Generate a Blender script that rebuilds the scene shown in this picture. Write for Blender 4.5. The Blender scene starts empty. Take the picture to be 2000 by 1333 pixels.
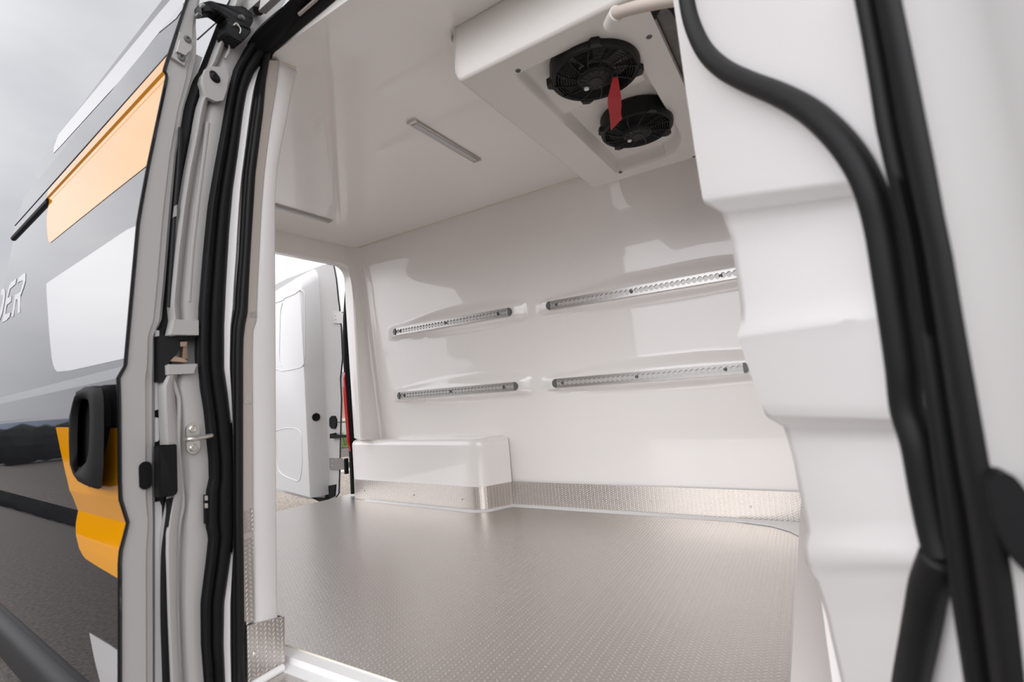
import bpy, bmesh, math, random
from mathutils import Vector, Matrix
from mathutils.geometry import tessellate_polygon
random.seed(4)
SC = bpy.context.scene
COL = SC.collection

# ------------------------------------------------------------------ camera
W_, H_ = 2000.0, 1333.0
CX, CY = 1000.0, 666.5
def _cal(vx, vy):
    f = math.sqrt(-((vx[0]-CX)*(vy[0]-CX)+(vx[1]-CY)*(vy[1]-CY)))
    a = Vector((vx[0]-CX, vx[1]-CY, f)).normalized()
    b = Vector((vy[0]-CX, vy[1]-CY, f)).normalized()
    d = a.cross(b)
    if d.y < 0: d = -d
    return f, Matrix((-a, b, -d))
F_, R_ = _cal((-560, 885), (1580, 700))
CAMPOS = Vector((0, 0, 1.45))
cam_d = bpy.data.cameras.new('camera'); cam = bpy.data.objects.new('camera', cam_d); COL.objects.link(cam)
cam_d.sensor_width = 36; cam_d.lens = F_/W_*36
cam_d.clip_start = 0.02; cam_d.clip_end = 2000
cam_d.dof.use_dof = True; cam_d.dof.focus_distance = 2.6; cam_d.dof.aperture_fstop = 3.2
m3 = R_.copy()
bm3 = Matrix((( m3[0][0], -m3[0][1], -m3[0][2]), (m3[1][0], -m3[1][1], -m3[1][2]), (m3[2][0], -m3[2][1], -m3[2][2])))
cam.matrix_world = Matrix.Translation(CAMPOS) @ bm3.to_4x4()
SC.camera = cam
SC.view_settings.view_transform = 'Standard'; SC.view_settings.look = 'None'
SC.view_settings.gamma = 1; SC.view_settings.use_curve_mapping = False
SC.view_settings.exposure = 0.0
SC.cycles.max_bounces = 16; SC.cycles.diffuse_bounces = 10; SC.cycles.glossy_bounces = 6

# ------------------------------------------------------------------ world: overcast sky, brighter behind the photographer
wd = bpy.data.worlds.new('overcast'); SC.world = wd; wd.use_nodes = True
nt = wd.node_tree; nt.nodes.clear()
def wn(t, **k):
    n = nt.nodes.new(t)
    for a, v in k.items(): setattr(n, a, v)
    return n
out = wn('ShaderNodeOutputWorld'); bg = wn('ShaderNodeBackground'); tc = wn('ShaderNodeTexCoord')
mp = wn('ShaderNodeMapping'); mp.inputs['Scale'].default_value = (1, 1, 2.2)
nz = wn('ShaderNodeTexNoise'); nz.inputs['Scale'].default_value = 1.6; nz.inputs['Detail'].default_value = 5; nz.inputs['Roughness'].default_value = .5
cr = wn('ShaderNodeValToRGB')
cr.color_ramp.elements[0].position = .32; cr.color_ramp.elements[0].color = (.50, .505, .55, 1)
cr.color_ramp.elements[1].position = .66; cr.color_ramp.elements[1].color = (.77, .77, .78, 1)
dt = wn('ShaderNodeVectorMath', operation='DOT_PRODUCT'); dt.inputs[1].default_value = (-.42, -.89, .16)
mr = wn('ShaderNodeMapRange', interpolation_type='SMOOTHSTEP')
mr.inputs[1].default_value = .20; mr.inputs[2].default_value = .95; mr.inputs[3].default_value = 1.0; mr.inputs[4].default_value = 3.7
dt2 = wn('ShaderNodeVectorMath', operation='DOT_PRODUCT'); dt2.inputs[1].default_value = (-.76, .64, .12)
mr2 = wn('ShaderNodeMapRange', interpolation_type='SMOOTHSTEP')
mr2.inputs[1].default_value = .90; mr2.inputs[2].default_value = .985; mr2.inputs[3].default_value = 0.0; mr2.inputs[4].default_value = .75
dt3 = wn('ShaderNodeVectorMath', operation='DOT_PRODUCT'); dt3.inputs[1].default_value = (.52, -.80, .33)
mr3 = wn('ShaderNodeMapRange', interpolation_type='SMOOTHSTEP')
mr3.inputs[1].default_value = .30; mr3.inputs[2].default_value = 1.0; mr3.inputs[3].default_value = 0.0; mr3.inputs[4].default_value = 2.3
ad3 = wn('ShaderNodeMath', operation='ADD')
ad = wn('ShaderNodeMath', operation='ADD')
mx = wn('ShaderNodeVectorMath', operation='SCALE')
L = nt.links.new
L(tc.outputs['Generated'], mp.inputs[0]); L(mp.outputs[0], nz.inputs[0]); L(nz.outputs[0], cr.inputs[0])
L(tc.outputs['Generated'], dt.inputs[0]); L(dt.outputs['Value'], mr.inputs[0])
L(tc.outputs['Generated'], dt2.inputs[0]); L(dt2.outputs['Value'], mr2.inputs[0])
L(tc.outputs['Generated'], dt3.inputs[0]); L(dt3.outputs['Value'], mr3.inputs[0]); L(mr.outputs[0], ad3.inputs[0]); L(mr3.outputs[0], ad3.inputs[1]); L(ad3.outputs[0], ad.inputs[0]); L(mr2.outputs[0], ad.inputs[1])
sx_ = wn('ShaderNodeSeparateXYZ'); el = wn('ShaderNodeMapRange', interpolation_type='SMOOTHSTEP'); ml = wn('ShaderNodeMath', operation='MULTIPLY')
el.inputs[1].default_value = -.02; el.inputs[2].default_value = .38; el.inputs[3].default_value = .70; el.inputs[4].default_value = 1.1
L(tc.outputs['Generated'], sx_.inputs[0]); L(sx_.outputs['Z'], el.inputs[0]); L(ad3.outputs[0], ml.inputs[0]); L(el.outputs[0], ml.inputs[1])
nf = wn('ShaderNodeMath', operation='MAXIMUM'); nf.inputs[1].default_value = 1.0; L(ml.outputs[0], nf.inputs[0]); L(nf.outputs[0], ad.inputs[0])
L(cr.outputs[0], mx.inputs[0]); L(ad.outputs[0], mx.inputs['Scale']); L(mx.outputs[0], bg.inputs[0]); L(bg.outputs[0], out.inputs[0])

# ------------------------------------------------------------------ pixel helpers (2000x1333 frame -> a point on a real plane)
def ray(p): return R_ @ Vector((p[0]-CX, p[1]-CY, F_))
def at(p, ax, v):
    r = ray(p); i = 'xyz'.index(ax)
    return CAMPOS + r*((v-CAMPOS[i])/r[i])
def ip(curve, y):
    c = curve
    if y <= c[0][1]: a, b = c[0], c[1]
    elif y >= c[-1][1]: a, b = c[-2], c[-1]
    else:
        for a, b in zip(c, c[1:]):
            if a[1] <= y <= b[1]: break
    return a[0]+(b[0]-a[0])*(y-a[1])/(b[1]-a[1])
def sst(a, b, x):
    if a == b: return float(x > a)
    t = max(0, min(1, (x-a)/(b-a))); return t*t*(3-2*t)
def lerp(a, b, t): return a+(b-a)*t

# ------------------------------------------------------------------ materials
def mat(name, col, rough=.5, metal=0, coat=0, coat_r=.05, bump=None, spec=.5, vary=0, vscale=8):
    m = bpy.data.materials.new(name); m.use_nodes = True
    t = m.node_tree; b = t.nodes['Principled BSDF']
    b.inputs['Base Color'].default_value = (*col, 1); b.inputs['Roughness'].default_value = rough
    b.inputs['Metallic'].default_value = metal; b.inputs['Coat Weight'].default_value = coat
    b.inputs['Coat Roughness'].default_value = coat_r; b.inputs['Specular IOR Level'].default_value = spec
    tc = t.nodes.new('ShaderNodeTexCoord')
    if bump:
        n = t.nodes.new('ShaderNodeTexNoise'); n.inputs['Scale'].default_value = bump[0]; n.inputs['Detail'].default_value = 3
        bp = t.nodes.new('ShaderNodeBump'); bp.inputs['Strength'].default_value = bump[1]; bp.inputs['Distance'].default_value = bump[2]
        t.links.new(tc.outputs['Object'], n.inputs[0]); t.links.new(n.outputs[0], bp.inputs['Height'])
        t.links.new(bp.outputs[0], b.inputs['Normal'])
    if vary:
        n = t.nodes.new('ShaderNodeTexNoise'); n.inputs['Scale'].default_value = vscale; n.inputs['Detail'].default_value = 4
        r = t.nodes.new('ShaderNodeValToRGB')
        r.color_ramp.elements[0].position = .3; r.color_ramp.elements[1].position = .7
        r.color_ramp.elements[0].color = (*[max(0, c*(1-vary)) for c in col], 1)
        r.color_ramp.elements[1].color = (*[min(1, c*(1+vary)) for c in col], 1)
        t.links.new(tc.outputs['Object'], n.inputs[0]); t.links.new(n.outputs[0], r.inputs[0]); t.links.new(r.outputs[0], b.inputs['Base Color'])
    return m

def tread_mat(name, pitch, col, axes='XY', rough=.3, h=.0012, orient=0.0):
    """raised barleycorn grains, alternating left and right"""
    m = bpy.data.materials.new(name); m.use_nodes = True
    t = m.node_tree; b = t.nodes['Principled BSDF']
    b.inputs['Metallic'].default_value = .9; b.inputs['Roughness'].default_value = rough
    tc = t.nodes.new('ShaderNodeTexCoord'); sp = t.nodes.new('ShaderNodeSeparateXYZ')
    t.links.new(tc.outputs['Object'], sp.inputs[0])
    def M(op, a, b_=None):
        n = t.nodes.new('ShaderNodeMath'); n.operation = op
        for i, v in enumerate((a, b_)):
            if v is None: continue
            if isinstance(v, (int, float)): n.inputs[i].default_value = v
            else: t.links.new(v, n.inputs[i])
        return n.outputs[0]
    u = M('DIVIDE', sp.outputs[axes[0]], pitch); v = M('DIVIDE', sp.outputs[axes[1]], pitch)
    fu = M('FLOOR', u); fv = M('FLOOR', v)
    par = M('MODULO', M('ABSOLUTE', fu), 2.0)                       # 0/1 by column
    v2 = M('ADD', v, M('MULTIPLY', par, .5))
    lu = M('SUBTRACT', M('FRACT', u), .5); lv = M('SUBTRACT', M('FRACT', v2), .5)
    s = M('SUBTRACT', M('MULTIPLY', par, 2.0), 1.0)
    ca, sa = math.cos(math.radians(52)), math.sin(math.radians(52))
    ssa = M('MULTIPLY', s, sa)
    a_ = M('ADD', M('MULTIPLY', lu, ca), M('MULTIPLY', lv, ssa))
    b_ = M('SUBTRACT', M('MULTIPLY', lv, ca), M('MULTIPLY', lu, ssa))
    d = M('SQRT', M('ADD', M('POWER', M('ABSOLUTE', M('DIVIDE', a_, .50)), 2.0), M('POWER', M('ABSOLUTE', M('DIVIDE', b_, .20)), 2.0)))
    mr = t.nodes.new('ShaderNodeMapRange'); mr.interpolation_type = 'SMOOTHSTEP'
    mr.inputs[1].default_value = 1.15; mr.inputs[2].default_value = .45; mr.inputs[3].default_value = 0; mr.inputs[4].default_value = 1
    t.links.new(d, mr.inputs[0])
    bp = t.nodes.new('ShaderNodeBump'); bp.inputs['Strength'].default_value = .8; bp.inputs['Distance'].default_value = h
    t.links.new(mr.outputs[0], bp.inputs['Height']); t.links.new(bp.outputs[0], b.inputs['Normal'])
    mxx = t.nodes.new('ShaderNodeMix'); mxx.data_type = 'RGBA'
    mxx.inputs[6].default_value = (*[c*.78 for c in col], 1); mxx.inputs[7].default_value = (*col, 1)
    t.links.new(mr.outputs[0], mxx.inputs[0]); t.links.new(mxx.outputs[2], b.inputs['Base Color'])
    return m

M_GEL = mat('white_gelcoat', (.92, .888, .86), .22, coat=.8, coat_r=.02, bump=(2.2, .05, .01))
M_CEIL = mat('ceiling_gelcoat', (.94, .905, .872), .2, coat=.8, coat_r=.015, bump=(2.0, .05, .01))
M_LIN = mat('jamb_lining', (.80, .78, .77), .28, coat=.3, coat_r=.2)
M_PAINT = mat('light_grey_body_paint', (.42, .405, .395), .5, coat=.1, coat_r=.15, bump=(9, .05, .01))
M_SKIN = mat('dark_gloss_wrap', (.012, .012, .014), .03, spec=.56)
M_YEL = mat('yellow_vinyl', (.60, .245, .001), .06, coat=0, spec=.5)
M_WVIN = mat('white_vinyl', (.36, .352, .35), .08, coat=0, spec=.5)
M_ROOF = mat('white_van_paint', (.80, .80, .83), .25, coat=1, coat_r=.05)
M_RUB = mat('black_rubber', (.007, .007, .0075), .6, spec=.18, bump=(60, .12, .004))
M_RUBR = mat('black_weatherstrip', (.007, .0068, .007), .5, spec=.25)
M_BPL = mat('black_plastic', (.013, .013, .014), .5, spec=.25, bump=(220, .1, .002))
M_HND = mat('handle_plastic', (.010, .0095, .0095), .58, spec=.08)
M_ALU = mat('brushed_aluminium', (.52, .495, .475), .30, .9, bump=(140, .05, .002))
M_RD = mat('rear_door_panel_white', (.63, .62, .615), .35, coat=.3, coat_r=.2)
M_HEDGE = mat('dark_hedge', (.012, .015, .010), .95, vary=.4, vscale=3)
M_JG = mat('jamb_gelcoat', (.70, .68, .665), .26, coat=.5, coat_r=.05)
M_RBACK = mat('rail_channel_metal', (.62, .60, .58), .4, .5)
M_STR = mat('warm_metal_strip', (.50, .45, .41), .38, .35)
M_TREAD = tread_mat('aluminium_tread_floor', .0135, (.78, .735, .695), 'XY', .30, .0010)
M_KICK = tread_mat('aluminium_tread_kick', .0105, (.80, .75, .70), 'XZ', .27, .0009)
M_KICKY = tread_mat('aluminium_tread_kick_side', .0115, (.66, .62, .59), 'YZ', .30, .0012)
M_ZINC = mat('zinc_steel', (.62, .60, .56), .34, .9, vary=.15, vscale=60)
M_DMET = mat('dark_cast_cap', (.16, .165, .16), .5, .4)
M_SEAL = mat('cream_sealant', (.82, .76, .66), .55)
M_WSEAL = mat('white_sealant', (.80, .79, .78), .35)
M_ABS = mat('cream_abs', (.76, .725, .685), .36, bump=(120, .06, .002))
M_FAN = mat('fan_plastic', (.005, .005, .005), .45, spec=.3)
M_FAN2 = mat('fan_hub_plastic', (.016, .015, .015), .55, spec=.3)
M_RED = mat('red_webbing', (.46, .022, .026), .7)
M_REDL = mat('red_lens', (.55, .01, .015), .15, coat=1)
M_HOSE = mat('cream_foam_hose', (.52, .45, .395), .7)
M_BLUE = mat('blue_hose', (.09, .17, .22), .5)
M_DIFF = mat('lamp_diffuser', (.55, .55, .55), .25)
M_BRASS = mat('brass_zinc', (.60, .44, .33), .35, .8)
M_GRND = mat('asphalt_gravel', (.13, .112, .098), .85, vary=.55, vscale=38, bump=(70, .6, .012))
M_GRAV = mat('beige_gravel', (.40, .345, .29), .9, vary=.5, vscale=36, bump=(60, .7, .02))
M_LINE = mat('white_road_paint', (.62, .60, .56), .8, vary=.2, vscale=12)
M_GRASS = mat('grass_green', (.10, .15, .045), .9, vary=.5, vscale=6)
M_SOIL = mat('brown_field', (.30, .16, .10), .95, vary=.3, vscale=1.2)
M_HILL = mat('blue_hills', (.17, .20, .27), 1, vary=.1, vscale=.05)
M_CONC = mat('pale_concrete', (.45, .43, .40), .9, vary=.15, vscale=3)
M_LEAF = mat('tree_foliage', (.05, .07, .03), .9, vary=.5, vscale=3)
M_BARK = mat('bark', (.12, .09, .07), .95)
M_BLDG = mat('pale_building_wall', (.62, .59, .54), .8)
M_ROOFT = mat('dark_roof', (.10, .10, .11), .8)

# ------------------------------------------------------------------ mesh helpers
def link(name, me, m, parent=None, smooth=True):
    o = bpy.data.objects.new(name, me); COL.objects.link(o)
    if m: me.materials.append(m)
    if parent: o.parent = parent; o.matrix_parent_inverse = parent.matrix_world.inverted() if False else Matrix.Translation(-Vector(parent.location)) if parent.parent is None else parent.get('_inv', Matrix.Identity(4)) if False else Matrix.Identity(4)
    if smooth:
        for p in me.polygons: p.use_smooth = True
    return o
# every part's mesh is written in world coordinates; the root Empty sits at the thing's base
def obj(name, bm, m, parent=None, smooth=True, sharp=35):
    bmesh.ops.recalc_face_normals(bm, faces=bm.faces)
    me = bpy.data.meshes.new(name); bm.to_mesh(me); bm.free()
    o = bpy.data.objects.new(name, me); COL.objects.link(o); me.materials.append(m)
    if parent is not None:
        o.parent = parent
        o.location = -world_loc(parent)
    if smooth:
        for p in me.polygons: p.use_smooth = True
        try: me.set_sharp_from_angle(angle=math.radians(sharp))
        except Exception: pass
    return o
def world_loc(o):
    l = Vector(o.location)
    while o.parent is not None:
        o = o.parent; l = l+Vector(o.location)
    return l
def thing(name, label, cat, loc=(0, 0, 0), group=None):
    o = bpy.data.objects.new(name, None); COL.objects.link(o); o.location = loc; o.empty_display_size = .1
    o['label'] = label; o['category'] = cat
    if group: o['group'] = group
    return o
def tag(o, label, cat, group=None, kind=None):
    o['label'] = label; o['category'] = cat
    if group: o['group'] = group
    if kind: o['kind'] = kind
    return o
def struct(name, bm, m, label=None, smooth=True, sharp=35):
    o = obj(name, bm, m, None, smooth, sharp); o['kind'] = 'structure'
    if label: o['label'] = label
    return o
def B(): return bmesh.new()
def box(bm, a, b, bev=0, seg=2):
    a = Vector(a); b = Vector(b); lo = Vector([min(a[i], b[i]) for i in range(3)]); hi = Vector([max(a[i], b[i]) for i in range(3)])
    r = bmesh.ops.create_cube(bm, size=1); vs = r['verts']
    for v in vs: v.co = Vector([lo[i]+(v.co[i]+.5)*(hi[i]-lo[i]) for i in range(3)])
    if bev:
        es = list({e for v in vs for e in v.link_edges})
        bmesh.ops.bevel(bm, geom=es, offset=bev, segments=seg, affect='EDGES', profile=.5)
    return bm
def grid(bm, rows, close=False):
    vs = [[bm.verts.new(p) for p in r] for r in rows]
    for a, b in zip(vs, vs[1:]):
        n = len(a)
        for i in range(n if close else n-1):
            j = (i+1) % n
            try: bm.faces.new((a[i], a[j], b[j], b[i]))
            except Exception: pass
    return vs
def solid_strip(bm, rows, off):
    """sheet given by rows, with real thickness: off(point)->point behind"""
    back = [[off(Vector(p)) for p in r] for r in rows]
    closed = [list(r)+list(reversed(b)) for r, b in zip(rows, back)]
    vs = grid(bm, closed, close=True)
    for e in (vs[0], vs[-1]):
        n = len(e)//2
        for i in range(n-1):
            try: bm.faces.new((e[i], e[i+1], e[2*n-2-i], e[2*n-1-i]))
            except Exception: pass
def tube(bm, pts, r, n=12, prof=None, up=None, cap=True):
    """r a number or a list; prof a list of 2D points (scaled by 1) in (side, up)"""
    pts = [Vector(p) for p in pts]; rows = []
    up0 = Vector(up) if up else None
    prev = None
    for i, p in enumerate(pts):
        t = (pts[min(i+1, len(pts)-1)]-pts[max(i-1, 0)]).normalized()
        if up0 is not None: u = up0
        else: u = prev if prev is not None else (Vector((0, 0, 1)) if abs(t.z) < .9 else Vector((1, 0, 0)))
        s = t.cross(u).normalized(); u2 = s.cross(t).normalized(); prev = u2
        if prof: rows.append([p+s*a+u2*b for a, b in prof])
        else:
            rr = r[i] if isinstance(r, (list, tuple)) else r
            rows.append([p+s*math.cos(2*math.pi*k/n)*rr+u2*math.sin(2*math.pi*k/n)*rr for k in range(n)])
    vs = grid(bm, rows, close=True)
    if cap:
        for e in (vs[0], vs[-1]):
            try: bm.faces.new(e)
            except Exception: pass
def smooth_pts(pts, n=6):
    pts = [Vector(p) for p in pts]; out_ = []
    for i in range(len(pts)-1):
        p0 = pts[max(i-1, 0)]; p1 = pts[i]; p2 = pts[i+1]; p3 = pts[min(i+2, len(pts)-1)]
        for k in range(n):
            t = k/n
            out_.append(.5*((2*p1)+(p2-p0)*t+(2*p0-5*p1+4*p2-p3)*t*t+(3*p1-p0-3*p2+p3)*t**3))
    out_.append(pts[-1]); return out_
def cyl(bm, a, b, r, n=24, r2=None):
    a = Vector(a); b = Vector(b); tube(bm, [a, b], [r, r2 if r2 is not None else r], n)
def lathe(bm, c, axis, prof, n=40):
    """prof: (radius, along) list"""
    c = Vector(c); ax = Vector(axis).normalized(); s = ax.orthogonal().normalized(); u = ax.cross(s)
    rows = [[c+ax*h+(s*math.cos(2*math.pi*k/n)+u*math.sin(2*math.pi*k/n))*max(r, 1e-5) for k in range(n)] for r, h in prof]
    grid(bm, rows, close=True)
def prism(bm, pts, off):
    """polygon (3D, planar-ish) extruded by vector off"""
    pts = [Vector(p) for p in pts]; off = Vector(off)
    tr = tessellate_polygon([pts])
    a = [bm.verts.new(p) for p in pts]; b = [bm.verts.new(p+off) for p in pts]
    for t in tr:
        try: bm.faces.new([a[i] for i in t]); bm.faces.new([b[i] for i in reversed(t)])
        except Exception: pass
    n = len(pts)
    for i in range(n):
        try: bm.faces.new((a[i], a[(i+1) % n], b[(i+1) % n], b[i]))
        except Exception: pass
def arc(cx, cy, r, a0, a1, n=8):
    return [(cx+r*math.cos(math.radians(a0+(a1-a0)*i/n)), cy+r*math.sin(math.radians(a0+(a1-a0)*i/n))) for i in range(n+1)]

ZF, ZC, YW, XR, XFB = .75, 2.53, 2.44, -2.62, -.03     # cargo floor, ceiling, far wall, rear frame, bulkhead
XJ = -1.31                                             # rear jamb of the side opening

# ------------------------------------------------------------------ ground and distance
bm = B(); grid(bm, [[(x, y, 0) for x in (-3.6, 40)] for y in (-60, 1.6)]); 
bm2 = B()
gx = [-90, -3.6, 30]
bm.free(); bm = B()
grid(bm, [[(-120, -120, 0), (60, -120, 0)], [(-120, 120, 0), (60, 120, 0)]])
struct('ground', bm, M_GRND, 'dark asphalt yard')
bm = B()
N = 40
pts = [(-3.3, 3.4), (-4.6, 2.6), (-6, 2.4), (-10, 3.4), (-11, 6), (-10, 8.2), (-8, 8.0), (-5.4, 6.0)]
prism(bm, [(x, y, .001) for x, y in pts], (0, 0, .006))
tag(obj('gravel_patch', bm, M_GRAV), 'beige gravel on the ground below the open white rear door', 'gravel', kind='stuff')
bm = B(); a = at((664, 922), 'z', .012); b = at((700, 916), 'z', .012); d = Vector((0, 0, .004))
s = Vector((-.16, .12, 0))
prism(bm, [a-s*.5, b-s*.5, b+s, a+s], d)
tag(obj('painted_line', bm, M_LINE), 'worn white line painted on the yard behind the rear door hinge', 'road marking')
# grass strip, low wall, field, hills, building
bm = B(); rnd = random.Random(2)
def dirp(px, dist, z=0.0):
    r = ray((px, 800)); r.z = 0; r.normalize(); p = r*dist; p.z = z; return p
for i in range(500):
    px = rnd.uniform(640, 740); d = rnd.uniform(15.5, 18.5); p = dirp(px, d, .0); h = rnd.uniform(.1, .3); a = rnd.uniform(0, 6.28)
    w = Vector((math.cos(a), math.sin(a), 0))*.05
    v = [bm.verts.new(p-w), bm.verts.new(p+w), bm.verts.new(p+Vector((w.y, w.x, h)))]; bm.faces.new(v)
c = [dirp(640, 15.3, .01), dirp(740, 15.3, .01), dirp(740, 19, .05), dirp(640, 19, .05)]
prism(bm, c, (0, 0, .03))
tag(obj('grass_verge', bm, M_GRASS), 'strip of green grass seen between rear door and van', 'grass', kind='stuff')
bm = B(); a = dirp(620, 19.6); b = dirp(760, 19.6); n = Vector((b-a).cross(Vector((0, 0, 1)))).normalized()*.25
prism(bm, [a, b, b+Vector((0, 0, .62)), a+Vector((0, 0, .62))], n)
w0 = thing('low_wall', 'low pale concrete wall behind the grass strip', 'wall', a)
obj('wall_block', bm, M_CONC, w0, smooth=False)
bm = B(); prism(bm, [a+Vector((0, 0, .62)), b+Vector((0, 0, .62)), b+Vector((0, 0, .70)), a+Vector((0, 0, .70))], n*1.2)
obj('coping', bm, M_BLDG, w0, smooth=False)
bm = B(); prism(bm, [dirp(560, 26, .3), dirp(800, 26, .3), dirp(800, 90, 3.4), dirp(560, 90, 3.4)], (0, 0, -.5))
tag(obj('field', bm, M_SOIL), 'reddish brown bare field rising beyond the low wall', 'field', kind='stuff')
bm = B(); rows = []
for k, (dist, hh) in enumerate(((300, 0), (330, 1), (420, 0))):
    row = []
    for i in range(61):
        ang = math.radians(-180+i*6) 
        h = 2.2+.8*math.sin(i*.5+1)+.6*math.sin(i*1.3)
        if 38 < math.degrees(ang) % 360 < 170: h = 22+5*math.sin(i*.9)
        row.append((math.cos(ang)*dist, math.sin(ang)*dist, (h if hh else -1)))
    rows.append(row)
grid(bm, rows); o = struct('hills', bm, M_HILL, 'hazy blue hills on the horizon')
# building and trees on the photographer's side (they show in the gloss of the van)
def building(loc, sx, sy, h, lab):
    t = thing('building', lab, 'building', loc)
    x, y, _ = loc
    bm = B(); box(bm, (x-sx/2, y-sy/2, 0), (x+sx/2, y+sy/2, h)); obj('wall', bm, M_BLDG, t, False)
    bm = B(); box(bm, (x-sx/2-.3, y-sy/2-.3, h), (x+sx/2+.3, y+sy/2+.3, h+.35)); obj('roof', bm, M_ROOFT, t, False)
    for k in range(5):
        bm = B(); xx = x-sx/2+sx*(k+.5)/5; box(bm, (xx-.8, y+sy/2-.02, 1.4), (xx+.8, y+sy/2+.05, 2.8)); obj('window', bm, M_ROOFT, t, False)
building((-34, -16, 0), 16, 8, 4.2, 'pale low building mirrored in the dark sliding door')
def tree(loc, h, r, lab, seed):
    t = thing('tree', lab, 'tree', loc); x, y, _ = loc; rd = random.Random(seed)
    bm = B(); tube(bm, [(x, y, 0), (x+.1, y, h*.3), (x, y+.1, h*.6)], [.22, .17, .1], 10); obj('trunk', bm, M_BARK, t)
    bm = B()
    for i in range(26):
        a = rd.uniform(0, 6.28); q = rd.uniform(0, r*.75); c = Vector((x+math.cos(a)*q, y+math.sin(a)*q, h*.6+rd.uniform(-.25, .35)*h))
        s = rd.uniform(.3, .5)*r; g = bmesh.ops.create_icosphere(bm, subdivisions=2, radius=s)
        for v in g['verts']:
            v.co = v.co*rd.uniform(.85, 1.15)+c
    obj('crown', bm, M_LEAF, t, False)
bm = B(); rd_ = random.Random(8); hx = []
for k in range(90):
    t_ = k/89; c = Vector((lerp(-30, -19, t_)+rd_.uniform(-.3, .3), lerp(4, -26, t_), .75)); g = bmesh.ops.create_icosphere(bm, subdivisions=2, radius=rd_.uniform(.65, .85))
    for v in g['verts']: v.co = v.co*rd_.uniform(.92, 1.06)+c
tag(obj('hedge', bm, M_HEDGE, None, False), 'long dark clipped hedge mirrored low in the dark sliding door', 'hedge')
tree((1.6, -13, 0), 4.0, 1.9, 'round tree mirrored in the glossy far wall', 3)
tree((-14, -17, 0), 5.0, 2.4, 'tall tree mirrored low in the dark sliding door', 5)

# ------------------------------------------------------------------ cargo compartment: the setting
bm = B()
rearL, rearM, rearR = at((540, 1000), 'z', ZF), at((630, 979), 'z', ZF), at((690, 964), 'z', ZF)
edge = [(-3.02, 1.0), (-3.06, 1.6), (rearL.x+.0, rearL.y), (rearM.x, rearM.y), (rearR.x, rearR.y)]
poly = [(-.105, .885), (-1.9, .885), (-2.9, .885)]+edge+[(-2.72, YW+.01), (-.105, YW+.01)]
bm.free(); bm = B(); prism(bm, [(x, y, ZF) for x, y in poly], (0, 0, -.02)); struct('floor', bm, M_TREAD, 'aluminium tread plate cargo floor', smooth=False)
bm = B(); box(bm, (-3.0, .62, ZF-.12), (.02, 2.5, ZF-.021)); struct('trim_1', bm, M_GEL, 'floor core under the tread plate')
# far wall with four long moulded swellings that carry the rails
RAILS = [(-2.381, -1.434, 1.868), (-1.206, -.20, 1.862), (-2.381, -1.437, 1.435), (-1.212, -.232, 1.432)]
def bulge(x, z):
    b = 0
    for x0, x1, z0 in RAILS:
        ex = sst(x0-.10, x0+.01, x)*(1-sst(x1-.01, x1+.10, x))
        if ex <= 0: continue
        sx = .25+.75*sst(x0-.10, x0+.45, x)*(1-.35*sst(x1-.25, x1+.1, x))
        d = z-z0
        f = 1-sst(.026, .030+.075*sx, d) if d > 0 else 1-sst(.026, .030+.045*sx, -d)
        b = max(b, f*ex)
    return b*.038
bm = B(); rows = []
nx, nz_ = 230, 150
for j in range(nz_+1):
    z = ZF-.0+(ZC-ZF)*j/nz_
    rows.append([(lerp(-2.75, .01, i/nx), YW+.012*sst(1.2, .8, z)-bulge(lerp(-2.75, .01, i/nx), z)-.035*sst(2.15, 2.53, z)**2, z) for i in range(nx+1)])
grid(bm, rows)
bmw = bm
# its body behind
box(bmw, (-2.75, YW+.03, ZF-.1), (.01, YW+.10, ZC+.05))
struct('wall_left', bmw, M_GEL, 'glossy white far side wall with four long moulded swellings', sharp=40)
# ceiling
bm = B(); box(bm, (-2.80, .868, ZC), (.02, YW+.10, ZC+.09)); struct('ceiling', bm, M_CEIL, 'glossy white ceiling')
# bulkhead
bm = B(); box(bm, (XFB, .95, ZF-.1), (XFB+.06, YW+.1, ZC)); struct('wall_front', bm, M_GEL, 'white bulkhead')
bm = B(); pr = [(-.108, ZF+.001), (-.108, ZF+.004)]+[(-.03-.075*math.cos(math.radians(a)), ZF+.079-.075*math.sin(math.radians(a))) for a in range(80, -1, -10)][::-1][::-1]+[(-.03, ZF+.001)]
rows = [[(x, y, z) for x, z in pr] for y in (.86, 1.2, 1.7, 2.2, 2.43)]
grid(bm, rows, close=True); struct('trim_2', bm, M_LIN, 'white coving at the foot of the bulkhead')

# rear frame around the rear opening
def xr(z): return lerp(-2.60, -2.725, max(0, (z-1.1)/1.43))
OPY0, OPY1, OPZ = .98, 2.332, 2.388
def opening(r=.09):
    p = [(OPY0, ZF)]+[(OPY0, OPZ-r)]
    p += [(y, z) for y, z in arc(OPY0+r, OPZ-r, r, 180, 90, 8)]
    p += [(y, z) for y, z in arc(OPY1-r, OPZ-r, r, 90, 0, 8)]
    p += [(OPY1+.0, OPZ-r-.2), (OPY1+.008, 1.168), (OPY1+.06, 1.14), (OPY1+.06, ZF)]
    return p
op = opening()
def outer_of(y, z):
    # matching outer ring point
    return None
bm = B()
inner = op; n = len(inner)
outer = []
for i, (y, z) in enumerate(inner):
    if i <= 1: outer.append((.80, z))
    elif i <= 9: outer.append((lerp(.80, .95, (i-1)/8), ZC) if i > 5 else (.80, lerp(z, ZC, (i-1)/4)))
    elif i <= 14: outer.append((lerp(1.8, YW+.03, (i-9)/5), ZC))
    elif i <= 18: outer.append((YW+.03, lerp(ZC, OPZ-.09, (i-14)/4)))
    else: outer.append((YW+.03, z))
nearr = [(y-(.080*(1-max(0, min(1, (z-1.17)/1.13))) if y > 2.2 and z > 1.16 else 0)+(.02 if y > 2.2 and z > 2.0 else 0), z) for y, z in inner]
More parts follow.
